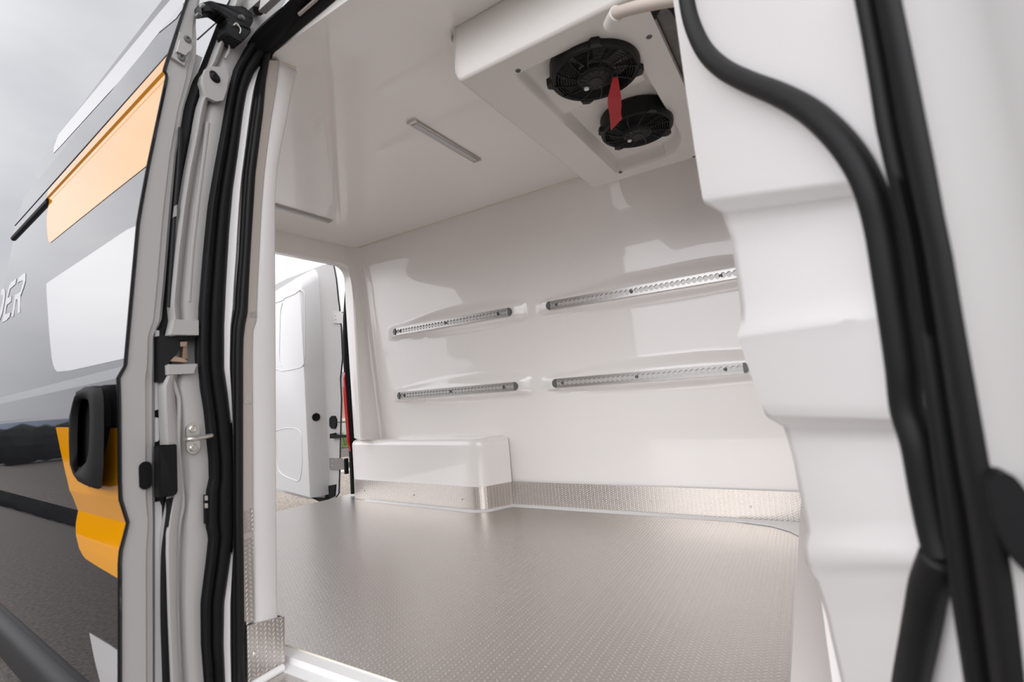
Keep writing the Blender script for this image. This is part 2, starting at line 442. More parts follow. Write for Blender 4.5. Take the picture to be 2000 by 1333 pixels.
rows = [[(xr(z)+.0, y, z) for y, z in outer],
        [(xr(z), lerp(y, oy, .25), lerp(z, oz, .25)) for (y, z), (oy, oz) in zip(nearr, outer)],
        [(xr(z), y+(oy-y)*.06, z+(oz-z)*.06) for (y, z), (oy, oz) in zip(nearr, outer)],
        [(xr(z)-.010, y+(oy-y)*.01, z+(oz-z)*.01) for (y, z), (oy, oz) in zip(nearr, outer)],
        [(xr(z)-.02, y, z) for y, z in nearr],
        [(-2.77, y, z) for y, z in inner],
        [(-2.77, y, z) for y, z in outer]]
grid(bm, rows)
struct('wall_rear', bm, M_GEL, 'white frame around the open rear doorway')
# corner fillet rear frame / far wall
bm = B(); rows = []
for k in range(12):
    z = lerp(1.12, ZC, k/11); x0 = xr(z)+.004; r = .06
    yw = YW-.035*sst(2.15, 2.53, z)**2; row = [(x0+r+.03, yw+.002, z)]
    row += [(x0-.002+r-r*math.sin(math.radians(a)), yw-.003-r+r*math.cos(math.radians(a)), z) for a in range(0, 91, 10)]
    rows.append(row+[(x0-.008, yw-r-.04, z)])
grid(bm, rows); struct('trim_3', bm, M_GEL, 'rounded corner between far wall and rear frame', sharp=80)
# near side wall (inside, rear of the side opening); its forward edge is the rear jamb lining
Wc = [(577, 130), (570, 160), (560, 220), (550, 270), (542, 320), (538, 380), (538, 500), (539, 640), (540, 800), (541, 1000), (543, 1200), (548, 1300)]
Sc = [(545, 120), (538, 180), (530, 230), (522, 290), (516, 340), (510, 420), (506, 500), (503, 560), (501, 625), (494, 645), (493, 700), (494, 1000), (497, 1210), (480, 1215), (482, 1325)]
Sl = [(545, 118), (538, 180), (530, 230), (522, 290), (516, 340), (510, 420), (506, 500), (503, 560), (501, 625), (494, 645), (493, 700), (494, 1000), (497, 1300)]
ys = [118, 122]+list(range(135, 1300, 20))+[1300]
ROWS_Y = sorted(set(ys+[620, 626, 634, 642, 648]))
def jamb(px, y, x=XJ): return at((px, y), 'x', x)
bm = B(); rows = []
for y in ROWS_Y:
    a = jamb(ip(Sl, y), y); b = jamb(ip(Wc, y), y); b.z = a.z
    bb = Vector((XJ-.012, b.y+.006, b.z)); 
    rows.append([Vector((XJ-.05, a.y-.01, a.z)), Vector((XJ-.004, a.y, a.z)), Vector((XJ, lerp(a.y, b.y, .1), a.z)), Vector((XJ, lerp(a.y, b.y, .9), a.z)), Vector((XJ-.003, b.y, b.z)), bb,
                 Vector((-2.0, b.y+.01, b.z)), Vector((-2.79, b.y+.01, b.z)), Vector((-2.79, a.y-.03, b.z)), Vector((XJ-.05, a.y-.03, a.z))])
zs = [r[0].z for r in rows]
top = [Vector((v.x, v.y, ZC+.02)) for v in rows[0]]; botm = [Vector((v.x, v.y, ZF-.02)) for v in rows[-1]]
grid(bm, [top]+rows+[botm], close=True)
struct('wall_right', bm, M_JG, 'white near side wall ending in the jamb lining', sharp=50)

# kick plates (tread plate skirting)
def skirt(name, path, z0, z1, m, th=.004, label=None, thick_dir=None):
    bm = B(); rows = []
    for i, p in enumerate(path):
        p = Vector(p)
        t = (Vector(path[min(i+1, len(path)-1)])-Vector(path[max(i-1, 0)])).normalized(); nn = Vector((-t.y, t.x))
        q = p+nn*th
        rows.append([(p.x, p.y, z0), (p.x, p.y, z1), (q.x, q.y, z1), (q.x, q.y, z0)])
    vs = grid(bm, rows, close=True); bm.faces.new(vs[0]); bm.faces.new(vs[-1])
    return bm
bxL = Vector((at((712, 974), 'z', ZF).x, 2.345)); bxR = Vector((-1.72, 2.268))
corner = [(-1.72+.105*math.sin(math.radians(a)), 2.268+.105-.105*math.cos(math.radians(a))) for a in range(0, 71, 10)]
boxpath = [(-2.80, 2.345+.0), (-2.775, 2.338)]+[(lerp(-2.77, -1.72, k/10), lerp(2.335, 2.268, k/10)) for k in range(11)]+corner[1:]+[(-1.555, YW-.006)]
boxpath = [Vector(p) for p in boxpath]
inner_off = [p+Vector((0, -.004)) for p in boxpath]
o = struct('baseboard_left', skirt('k', [(-1.56, YW-.008), (-.8, YW-.008), (-.04, YW-.008)], ZF+.002, .884, M_KICK, .004), M_KICK, 'tread plate skirting along the far wall', smooth=False)
def screws(parent, pts, ax, r=.006):
    for p in pts:
        bm = B(); lathe(bm, p, ax, [(0, .003), (r*.7, .0028), (r, .001), (r, -.002)], 12); obj('screw', bm, M_ZINC, parent)
screws(o, [(x, YW-.008, .812) for x in (-1.52, -1.0, -.75, -.3)], (0, -1, 0), .005)
sk = skirt('k', [tuple(p+Vector((.0015, -.0045))) for p in boxpath], ZF+.002, .884, M_KICK, .004)
o = struct('baseboard_rear', sk, M_KICK, 'tread plate skirting around the wheel arch box', sharp=30)
screws(o, [(-2.68, 2.321, .812), (-2.2, 2.291, .812), (-1.80, 2.266, .812)], (0, -1, 0), .005)
# jamb kick plate
a0, a1, a2, a3 = jamb(480, 1222), jamb(548, 1206), jamb(549, 1299), jamb(481, 1322)
bm = B(); e = .006
prism(bm, [(XJ+e, a0.y, a0.z), (XJ+e, a1.y+.004, a1.z), (XJ+e, a2.y+.004, ZF+.004), (XJ+e, a3.y, ZF+.004)], (-.005, 0, 0))
prism(bm, [(XJ+e, a1.y+.004, a1.z), (XJ-1.2, a1.y+.016, a1.z), (XJ-1.2, a2.y+.016, ZF+.004), (XJ+e, a2.y+.004, ZF+.004)], (0, .004, 0))
o = struct('baseboard_right', bm, M_KICKY, 'tread plate kick plate at the foot of the rear jamb', smooth=False)
screws(o, [(XJ+e, jamb(495, 1277).y, jamb(495, 1277).z)], (1, 0, 0), .006)
# sill: white strip, cream bead, outer tread
bm = B(); rows = []
pr = [(.886, ZF+.001), (.886, ZF-.01), (.812, ZF-.03), (.812, ZF-.012), (.842, ZF-.010), (.850, ZF+.0015)]
grid(bm, [[(x, y, z) for y, z in pr] for x in (XJ-.15, -.9, -.4, -.06)], close=True)
struct('trim_4', bm, M_WSEAL, 'white sill strip at the side opening', smooth=False)
bm = B(); tube(bm, [(XJ-.15, .886, ZF+.001), (-.9, .886, ZF+.001), (-.06, .886, ZF+.001)], .003, 8); struct('trim_5', bm, M_SEAL, 'cream bead along the sill strip')
bm = B(); box(bm, (XJ-.02, .60, ZF-.03), (-.05, .818, ZF-.012)); struct('trim_6', bm, M_TREAD, 'tread plate on the outer sill', smooth=False)
bm = B(); a = Vector((XJ+.012, .73, ZF-.004)); tube(bm, [a, Vector((XJ+.012, .816, ZF-.004))], .010, 10); struct('trim_7', bm, M_WSEAL, 'white bead under the jamb kick plate')
# white floor trim along far wall and box
def floor_strip(path, w, h=.004):
    bm = B(); rows = []
    for i, p in enumerate(path):
        p = Vector(p); t = (Vector(path[min(i+1, len(path)-1)])-Vector(path[max(i-1, 0)])).normalized(); nn = Vector((t.y, -t.x))
        q = p+nn*w
        rows.append([(p.x, p.y, ZF+.0005), (p.x, p.y, ZF+h+.004), (lerp(p.x, q.x, .6), lerp(p.y, q.y, .6), ZF+h), (q.x, q.y, ZF+.0005)])
    vs = grid(bm, rows, close=True); bm.faces.new(vs[0]); bm.faces.new(vs[-1]); return bm
bp = [p+Vector((.002, -.006)) for p in boxpath[3:-1]]+[Vector((-1.562, YW-.012))]
struct('trim_8', floor_strip([tuple(p) for p in bp], .034), M_WSEAL, 'white sealing strip on the floor around the wheel arch box')
struct('trim_9', floor_strip([(-1.57, YW-.010), (-.9, YW-.010), (-.32, YW-.010), (-.11, YW-.010)], .036), M_WSEAL, 'white sealing strip on the floor along the far wall')
bm = B(); prism(bm, [(-.36, YW-.04, ZF+.001), (-.105, YW-.04, ZF+.001), (-.105, YW-.20, ZF+.001), (-.15, YW-.13, ZF+.001), (-.22, YW-.075, ZF+.001)], (0, 0, .004))
struct('trim_10', bm, M_WSEAL, 'white floor gusset in the front corner')
bm = B(); p0 = Vector((-2.70, YW-.038, ZC-.002)); tube(bm, [p0, (-1.4, YW-.038, ZC-.002), (-.03, YW-.038, ZC-.002)], .005, 8); struct('trim_11', bm, M_SEAL, 'cream sealant bead between far wall and ceiling')
bm = B(); tube(bm, [(-2.722, .9, ZC-.001), (-2.722, 1.7, ZC-.001), (-2.70, YW-.04, ZC-.001)], .003, 8); struct('trim_12', bm, M_GEL, 'bead between rear frame and ceiling')
bm = B(); q0 = at((545, 119), 'z', ZC); q1 = at((579, 133), 'z', ZC); tube(bm, [(q0.x, q0.y, ZC-.002), (q1.x, q1.y, ZC-.002)], .003, 8); struct('trim_13', bm, M_SEAL, 'cream bead at the top of the jamb lining')

# wheel arch box
wb = thing('wheel_arch_box', 'low glossy white moulded box in the rear corner of the cargo floor', 'wheel arch cover', (-2.2, 2.36, ZF))
bm = B(); rows = []
ZB = 1.152
prof = [(0, ZF+.004), (0, ZB-.05)]+[(.035-.035*math.cos(math.radians(a)), ZB-.035+.035*math.sin(math.radians(a))) for a in (0, 20, 40, 60, 75, 90)]
for i, p in enumerate(boxpath):
    t = (boxpath[min(i+1, len(boxpath)-1)]-boxpath[max(i-1, 0)]).normalized(); nn = Vector((-t.y, t.x))
    row = []
    for d, z in prof:
        q = p+nn*d; row.append((q.x, min(q.y, YW+.01), z))
    row.append((min(row[-1][0], -1.575), YW+.01, ZB+.002))
    rows.append(row)
grid(bm, rows)
obj('box_shell', bm, M_GEL, wb, sharp=60)
bm = B(); rows = []
bm.free()

# ------------------------------------------------------------------ cargo rails
LABR = ['perforated metal cargo rail, upper rail nearer the rear doorway', 'perforated metal cargo rail, upper rail running behind the front jamb',
        'perforated metal cargo rail, lower rail above the wheel arch box', 'perforated metal cargo rail, lower rail nearer the front jamb']
def make_rail(x0, x1, z0, lab, yy=None):
    yy = YW-.038-.002
    t = thing('cargo_rail', lab, 'cargo rail', ((x0+x1)/2, yy, z0), 'perforated cargo rails on the far wall')
    h = .0235
    bm = B(); box(bm, (x0+.015, yy-.001, z0-h), (x1-.015, yy+.004, z0+h)); obj('rail_back', bm, M_RBACK, t, False)
    pitch = .0254; n = int((x1-x0-.05)/pitch)
    for sgn in (1, -1):
        bm = B(); pts = [(x0+.02, yy-.008, z0+sgn*h), (x1-.02, yy-.008, z0+sgn*h)]
        ed = []
        for k in range(n*6+1):
            x = x1-.025-k*pitch/6; 
            if x < x0+.02: break
            ed.append((x, yy-.008, z0+sgn*(.0045+.0095*abs(math.sin(math.pi*(k/6))))))
        prism(bm, pts+ed, (0, .005, 0)); obj('scalloped_lip', bm, M_ALU, t, False)
        bm = B(); box(bm, (x0+.015, yy-.010, z0+sgn*h-.0012), (x1-.015, yy+.004, z0+sgn*h+.0012)); obj('rail_edge', bm, M_ZINC, t, False)
    for xs, sg in ((x0, 1), (x1, -1)):
        bm = B(); p = [(xs+sg*.022, z0-h)]
        p += [(xs+sg*(.022-.022*math.cos(math.radians(a))), z0+h*math.sin(math.radians(a))) for a in range(-90, 91, 15)] if False else [(xs+sg*(.022-.022*math.cos(math.radians(a))), z0+h*math.sin(math.radians(a))) for a in range(-90, 91, 15)][1:-1]
        p += [(xs+sg*.022, z0+h)]
        prism(bm, [(x, yy-.012, z) for x, z in p], (0, .014, 0)); obj('end_cap', bm, M_DMET, t, False)
    for fr in (.06, .48, .90):
        x = lerp(x0, x1, fr); bm = B(); lathe(bm, (x, yy-.004, z0), (0, -1, 0), [(0, .002), (.004, .002), (.0045, 0), (.0075, .003), (.008, 0)], 14); obj('screw', bm, M_DMET, t)
for (x0, x1, z0), lb in zip(RAILS, LABR): make_rail(x0, x1, z0, lb)

# ------------------------------------------------------------------ ceiling lights
def ceil_light(x, y0, y1, lab):
    t = thing('ceiling_light', lab, 'ceiling light', (x, (y0+y1)/2, ZC), 'slim ceiling lights')
    bm = B(); box(bm, (x-.021, y0, ZC-.010), (x+.021, y1, ZC-.0005), .003); obj('housing', bm, M_ALU, t)
    bm = B(); box(bm, (x-.013, y0+.015, ZC-.013), (x+.013, y1-.015, ZC-.009), .001); obj('diffuser', bm, M_DIFF, t)
    for yy in (y0, y1):
        bm = B(); box(bm, (x-.022, yy-.004, ZC-.012), (x+.022, yy+.008, ZC-.0003), .002); obj('end_cap', bm, M_ABS, t)
ceil_light(-1.235, 1.415, 1.865, 'slim grey strip light on the ceiling, left of the cooling unit')
ceil_light(-2.375, 1.45, 1.915, 'slim grey strip light on the ceiling near the rear doorway')

# ------------------------------------------------------------------ cooling unit under the ceiling
AX0, AX1, AY0, AY1, AZ = -.79, -.235, 1.115, 2.19, 2.35
ac = thing('cooling_unit', 'cream plastic cooling unit with two black fans hanging from the ceiling', 'cooling unit', ((AX0+AX1)/2, (AY0+AY1)/2, ZC))
bm = B(); rows = []
def rr_in(x, y):
    # signed distance (inside positive) to the recess outline
    x0, x1, y0, y1 = -.640, -.315, 1.195, 2.085
    cxm = x1-.10
    if x > cxm and y < y0+.14:
        dx = (x-cxm)/.10; dy = (y0+.14-y)/.14; return (1-math.sqrt(dx*dx+dy*dy))*.1
    if x > cxm and y > y1-.22:
        dx = (x-cxm)/.10; dy = (y-y1+.22)/.22; return (1-math.sqrt(dx*dx+dy*dy))*.1
    return min(x-x0, x1-x, y-y0, y1-y)
def ac_h(x, y):
    z = AZ
    d = rr_in(x, y)
    dep = .018+.020*abs(((y-1.53))/.45) if y < 1.53 else .020+.024*min(1, (y-1.53)/.3)
    dep += .022*sst(1.495, 1.56, y)-.012*sst(1.56, 1.75, y)
    z += dep*sst(0, .022, d)
    # outer rounding
    for dd, r in ((x-AX0, .022), (y-AY0, .011), (AY1-y, .035)):
        if dd < r: z += r-math.sqrt(max(0, r*r-(r-dd)**2))
    return z
nx_, ny_ = 110, 200
def es(i, n): # denser near ends
    t = i/n; return t
for j in range(ny_+1):
    y = lerp(AY0, AY1, es(j, ny_)); rows.append([(lerp(AX0, AX1, i/nx_), y, min(ac_h(lerp(AX0, AX1, i/nx_), y), AZ+.06)) for i in range(nx_+1)])
vs = grid(bm, rows)
def skirt_up(loop, tw):
    up = [bm.verts.new((tw(v.co).x, tw(v.co).y, ZC-.001)) for v in loop]
    for a, b, c, d in zip(loop, loop[1:], up[1:], up): bm.faces.new((a, b, c, d))
skirt_up(vs[0], lambda c: Vector((c.x, c.y+.012, 0))); skirt_up([r[0] for r in vs], lambda c: Vector((c.x+.006, c.y, 0)))
skirt_up(vs[-1], lambda c: Vector((c.x, c.y-.01, 0))); skirt_up([r[-1] for r in vs], lambda c: c)
bmesh.ops.remove_doubles(bm, verts=bm.verts, dist=.0004)
obj('housing', bm, M_ABS, ac, sharp=50)
bm = B(); box(bm, (AX0-.028, AY0+.03, ZC-.018), (AX0+.01, AY0+.05, ZC-.002), .002); obj('mounting_tab', bm, M_ALU, ac)
for p in [(1268, 72), (1012, 138), (1212, 337), (1356, 306)]:
    q = at(p, 'z', AZ); bm = B(); lathe(bm, (q.x, q.y, AZ+.001), (0, 0, -1), [(0, .003), (.003, .001), (.0055, .004), (.008, .002), (.009, -.001)], 14); obj('screw', bm, M_DMET, ac)
def fan(c, r, spin=0):
    t = bpy.data.objects.new('fan', None); COL.objects.link(t); t.parent = ac; t.location = Vector(c)-Vector(ac.location); t['label'] = 'black axial fan with round grille'
    c = Vector(c)
    def P(name, bm, m): return obj(name, bm, m, t)
    # parented at depth 2: world coordinates minus chain
    dn = Vector((0, 0, -1))
    bm = B(); lathe(bm, c, dn, [(0, -.047), (r*1.0, -.047), (r*1.02, .0), (r*1.0, .012), (r*.95, .016), (r*.90, .012), (r*.88, .0), (r*.86, -.040), (0, -.040)], 56); P('shroud', bm, M_FAN)
    bm = B(); nr = 9
    for k in range(nr):
        q = lerp(r*.40, r*.90, k/(nr-1)); zz = lerp(.020, .012, k/(nr-1))
        tube(bm, [c+Vector((q*math.cos(a*math.pi/24), q*math.sin(a*math.pi/24), -zz)) for a in range(49)], .0016, 5, cap=False)
    for k in range(12):
        a0 = k*math.pi/6+spin
        tube(bm, [c+Vector((lerp(r*.34, r*.93, s_/5)*math.cos(a0+.25*s_/5), lerp(r*.34, r*.93, s_/5)*math.sin(a0+.25*s_/5), -lerp(.022, .014, s_/5))) for s_ in range(6)], .0024, 5)
    P('grille', bm, M_FAN)
    bm = B(); lathe(bm, c, dn, [(r*.42, .010), (r*.42, .020), (r*.39, .026), (r*.36, .024), (r*.34, .028), (r*.16, .030), (r*.15, .033), (0, .033)], 40)
    for k in range(14):
        a = k*math.pi/7; tube(bm, [c+Vector((q*math.cos(a), q*math.sin(a), -.029)) for q in (r*.2, r*.33)], .002, 5)
    P('hub', bm, M_FAN2)
    bm = B()
    for k in range(7):
        a = k*2*math.pi/7; rows = []
        for s_ in range(5):
            q = lerp(r*.38, r*.84, s_/4)
            rows.append([c+Vector((q*math.cos(a+u), q*math.sin(a+u), -.004+.028*u)) for u in (0, .2, .4, .55)])
        grid(bm, rows)
    P('blades', bm, M_FAN)
    bm = B(); s = c+Vector((-r*.20, .015, 0)); s = c+Vector((-.034, .012, 0)); lathe(bm, s, dn, [(0, .0375), (.004, .0375), (.0072, .036), (.0075, .031)], 20); o = P('hub_rivet', bm, M_LIN); o['label'] = 'pale round rivet on the fan hub'
    for k in (0.55, 2.15, 3.45, 5.1):
        bm = B(); a = k+spin; d = Vector((math.cos(a), math.sin(a), 0)); w = Vector((-d.y, d.x, 0))
        prism(bm, [c+d*r*.98-w*.020+Vector((0, 0, .005)), c+d*(r*1.10)-w*.010+Vector((0, 0, .005)), c+d*(r*1.10)+w*.010+Vector((0, 0, .005)), c+d*r*.98+w*.020+Vector((0, 0, .005))], (0, 0, -.020)); P('mounting_lug', bm, M_FAN)
    return t
def fanc(p, z): q = at(p, 'z', z); return (q.x, q.y, q.z)
FZ = 2.345
f1 = fan((-.437, 1.325, FZ), .130); f2 = fan((-.437, 1.735, FZ), .128, .3)
bm = B(); q = at((1228, 118), 'z', FZ); tube(bm, smooth_pts([q, q+Vector((.015, .02, -.004)), at((1237, 132), 'z', FZ), at((1232, 138), 'z', FZ)]), .003, 8)
obj('wire_clip', bm, M_FAN, ac)
# ribbon tied to the fans
bm = B(); L_ = [(1197, 152), (1193, 168), (1187, 192), (1187, 205), (1190, 222), (1192, 240), (1193, 255)]; Rr = [(1207, 150), (1210, 170), (1213, 188), (1214, 205), (1213, 220), (1214, 228), (1215, 232)]
rows = []
for i, (a, b) in enumerate(zip(L_, Rr)):
    z = 2.310-.006*math.sin(i*1.3)-.028*math.sin(i/6*math.pi); pa = at(a, 'z', z); pb = at(b, 'z', z+.004*math.cos(i*1.7)); rows.append([pa.lerp(pb, k/8)+Vector((0, 0, -.0012 if k % 2 else 0)) for k in range(9)])
rows2 = []
for r0, r1 in zip(rows, rows[1:]):
    for k in range(4): rows2.append([a.lerp(b, k/4) for a, b in zip(r0, r1)])
rows2.append(rows[-1])
solid_strip(bm, rows2, lambda p: p+Vector((0, 0, .0015)))
tag(obj('ribbon', bm, M_RED), 'red webbing ribbon hanging between the two black fans', 'ribbon')
# hose into the unit's corner
bm = B(); h0 = at((1200, 27), 'y', 1.085)
hp_ = [h0, at((1240, 15), 'y', 1.06), at((1300, 2), 'y', 1.03), at((1360, -6), 'y', 1.01), at((1440, -14), 'y', 1.0)]
hs = thing('insulated_hose', 'cream insulated hose entering the front edge of the cooling unit', 'hose', h0)
tube(bm, smooth_pts(hp_), .0135, 20); obj('hose_sleeve', bm, M_HOSE, hs)
bm = B(); tube(bm, [h0+Vector((-.022, .035, .004)), h0+(hp_[1]-h0)*.12], .018, 20); obj('collar', bm, M_ABS, hs)
# open end of the unit: channel, pipes, cables
cb = thing('pipe_channel', 'grey metal channel with pipes beside the open end of the cooling unit', 'channel', (-.17, 1.7, ZC))
bm = B(); box(bm, (-.232, 1.22, ZC-.16), (-.175, 2.3, ZC-.002), .003); obj('channel', bm, mat('dull_galvanised', (.16, .15, .14), .55, .4, vary=.3, vscale=15), cb)
bm = B(); tube(bm, [(-.165, 1.4, ZC-.12), (-.165, 1.9, ZC-.12), (-.16, 2.3, ZC-.12)], .02, 14); obj('pipe', bm, M_BLUE, cb)
bm = B(); box(bm, (-.17, 1.18, ZC-.13), (-.06, 2.3, ZC-.06), .004); obj('tray', bm, M_ALU, cb)
bm = B()
for k in range(5):
    tube(bm, smooth_pts([(-.22+.03*k, 1.15+.02*k, ZC-.01), (-.215+.03*k, 1.16, ZC-.09), (-.2+.025*k, 1.22, ZC-.11-.01*(k % 2)), (-.19+.025*k, 1.3, ZC-.05)]), .012, 10)
prism(bm, [at(p, 'z', 2.352) for p in [(1262, 16), (1290, 7), (1330, 4), (1335, 45), (1318, 36), (1310, 22), (1295, 11), (1284, 30), (1276, 46)]], (0, 0, .02))
tag(obj('cable_bundle', bm, M_RUB), 'black cable bundle above the end of the cooling unit', 'cables')

# ------------------------------------------------------------------ van body round the side opening
van = thing('van_body', 'light grey van bodywork framing the open side doorway, with black seals', 'van', (-1.4, .7, 0))
Pc = [(458, 0), (443, 40), (434, 70), (412, 130), (403, 135), (397, 150), (396, 160), (403, 174), (393, 204), (387, 234), (384, 255), (369, 330), (358, 400), (348, 480), (340, 560), (337, 596), (340, 622), (340, 626), (333, 654), (331, 690), (329, 713), (330, 736), (320, 749), (321, 800), (324, 868), (332, 930), (337, 972), (330, 1010), (325, 1044), (324, 1080), (328, 1200), (334, 1333)]
L2 = [(545, 0), (520, 42), (480, 90), (458, 130), (447, 180), (435, 250), (420, 330), (408, 400), (398, 500), (390, 600), (388, 700), (393, 760), (400, 800), (405, 850), (410, 900), (411, 940), (405, 955), (404, 1030), (410, 1052), (405, 1100), (395, 1180), (396, 1260), (402, 1333)]
R2 = [(600, 0), (560, 60), (513, 120), (495, 145), (483, 175), (475, 220), (465, 300), (455, 370), (448, 450), (442, 550), (438, 640), (438, 720), (445, 770), (452, 830), (457, 900), (458, 1040), (452, 1080), (445, 1130), (438, 1180), (437, 1260), (440, 1333)]
T1 = [(514, 108), (505, 170), (495, 240), (487, 300), (482, 340), (478, 400), (473, 500), (468, 560), (466, 600), (459, 640), (457, 700), (457, 1000), (460, 1333)]
T2 = [(530, 100), (520, 160), (515, 220), (505, 300), (500, 340), (495, 420), (490, 500), (487, 560), (485, 610), (480, 635), (477, 660), (476, 700), (476, 1000), (480, 1333)]
YS = [-60, -20]+list(range(0, 1334, 12))+[1360, 1420, 1500]
def colstrip(ys, cols, thick=.02, clampz=None):
    bm = B(); rows = []
    for y in ys: rows.append([jamb(f(y), y, XJ+d(y) if callable(d) else XJ+d) for f, d in cols])
    solid_strip(bm, rows, lambda p: p+Vector((-thick, 0, 0)))
    return bm
P_ = lambda y: ip(Pc, y); L_2 = lambda y: ip(L2, y)
def mixf(a, b, t): return lambda y: lerp(a(y), b(y), t(y) if callable(t) else t)
# groove position: a fold that swings with the pillar
gro = [(0, 0), (.25, 0), (.30, 0)]
tt = lambda y: .12+.10*sst(560, 900, y)
YSP = [y for y in YS if y <= 656]; YSQ = [712, 716]+[y for y in YS if y >= 720]
def pillar(ys):
    return colstrip(ys, [(P_, -.004), (mixf(P_, L_2, .06), .004), (mixf(P_, L_2, tt), .002), (mixf(P_, L_2, lambda y: tt(y)+.06), -.004), (mixf(P_, L_2, lambda y: tt(y)+.14), -.022),
        (mixf(P_, L_2, lambda y: tt(y)+.26), -.012), (mixf(P_, L_2, .55), -.008+0), (mixf(P_, L_2, .8), -.008), (L_2, -.010), (lambda y: L_2(y)+14, -.012)], .03)
o = obj('rear_pillar', pillar([y for y in YS if y <= 650]+[656]), M_PAINT, van, sharp=60); o['label'] = 'upper light grey pressed pillar metal'
o = obj('rear_pillar', pillar(YSQ), M_PAINT, van, sharp=60); o['label'] = 'lower light grey pressed pillar metal'
# panel step above and below the pocket
bm = B(); pa = [(341, 624), (388, 626), (388, 655), (334, 654)]; prism(bm, [jamb(x, y, XJ+.006) for x, y in pa], (-.02, 0, 0)); obj('pillar_step', bm, M_PAINT, van, False)
bm = B(); pa = [(329, 713), (385, 711), (378, 730), (330, 732)]; prism(bm, [jamb(x, y, XJ+.006) for x, y in pa], (-.02, 0, 0)); obj('pillar_step', bm, M_PAINT, van, False)
# pocket with catch
bm = B(); pa = [(320, 650), (392, 654), (392, 716), (318, 716)]; prism(bm, [jamb(x, y, XJ-.05) for x, y in pa], (-.01, 0, 0)); obj('catch_pocket', bm, M_PAINT, van, False)
bm = B(); pa = [(312, 656), (386, 656), (386, 660), (372, 664), (350, 665), (351, 683), (345, 694), (334, 700), (330, 712), (329, 736), (318, 746), (312, 746)]; prism(bm, [jamb(x, y, XJ-.012) for x, y in pa], (-.03, 0, 0)); obj('catch_bracket', bm, M_BPL, van, False)
bm = B(); pa = [(352, 668), (366, 668), (364, 677), (352, 677)]; prism(bm, [jamb(x, y, XJ-.02) for x, y in pa], (-.02, 0, 0)); pa = [(334, 703), (342, 696), (362, 702), (366, 706), (362, 708), (333, 706)]; prism(bm, [jamb(x, y, XJ-.02) for x, y in pa], (-.02, 0, 0))
pa = [(358, 677), (366, 676), (368, 702), (356, 700)]; prism(bm, [jamb(x, y, XJ-.03) for x, y in pa], (-.02, 0, 0)); obj('catch_plate', bm, M_BRASS, van, False)
# ridges: bosses on the pillar (top lug with plug hole)
bm = B(); pa = [(402, 134), (412, 129), (430, 131), (444, 138), (447, 150), (443, 175), (436, 196), (422, 198), (404, 190), (400, 176), (396, 160), (397, 148)]; prism(bm, [jamb(x, y, XJ+.009) for x, y in pa], (-.012, 0, 0)); bmesh.ops.bevel(bm, geom=list(bm.edges)[:0] or [e for e in bm.edges if len(e.link_faces) == 2 and e.calc_face_angle(0) > 1], offset=.002, segments=2, affect='EDGES'); obj('pillar_boss', bm, M_PAINT, van)
bm = B(); q = jamb(420, 152, XJ+.009); lathe(bm, q, (1, 0, 0), [(0, .006), (.008, .007), (.013, .003), (.0145, 0)], 20); q2 = q+Vector((0, -.003, .007)); lathe(bm, q2, (1, 0, 0), [(0, .004), (.010, .003), (.012, 0)], 20); obj('hole_plug', bm, M_RUB, van)
# raised flange ribs
def jtube(name, pts, r, m, dx=.0, n=10, parent=van, w=None):
    bm = B(); tube(bm, smooth_pts([jamb(x, y, XJ+dx) for x, y in pts], 5), r, n); return obj(name, bm, m, parent)
jtube('pillar_rib', [(441, 70), (448, 95), (440, 115), (446, 100)], .003, M_PAINT, .0)
jtube('pillar_rib', [(405, 240), (398, 300), (385, 400), (374, 500), (368, 590)], .006, M_PAINT, -.012)
jtube('pillar_rib', [(336, 738), (345, 765), (350, 790), (348, 870), (352, 930), (357, 985), (348, 1040), (344, 1150), (350, 1333), (352, 1400)], .005, M_PAINT, -.010)
# black strip filling the gap between door and pillar
Gl = [(452, 0), (433, 36), (425, 58), (408, 102), (396, 132), (384, 146), (376, 160), (360, 210), (345, 300), (336, 400), (324, 550), (316, 628), (303, 650), (303, 1333)]
bm = colstrip([y for y in YS if y > -30], [(lambda y: ip(Gl, y)-1, -.045), (lambda y: lerp(ip(Gl, y), P_(y), .5), -.035), (lambda y: P_(y)+6, -.045)], .02)
obj('gap_strip', bm, M_RUB, van)
jtube('cable', [(352, 150+100), (349, 320), (341, 420), (334, 520), (329, 600)], .0045, M_BPL, -.02)
jtube('cable', [(330, 975), (331, 1000), (326, 1040), (321, 1090), (320, 1200), (324, 1333), (325, 1420)], .007, M_RUB, -.012)
jtube('cable', [(338, 972), (336, 985), (330, 1010), (326, 1030)], .004, M_RUB, -.004)
bm = B(); prism(bm, [jamb(x, y, XJ-.012) for x, y in [(342, 402), (346, 400), (345, 422), (340, 424)]], (-.01, 0, 0)); obj('cable_clip', bm, M_WVIN, van, False)
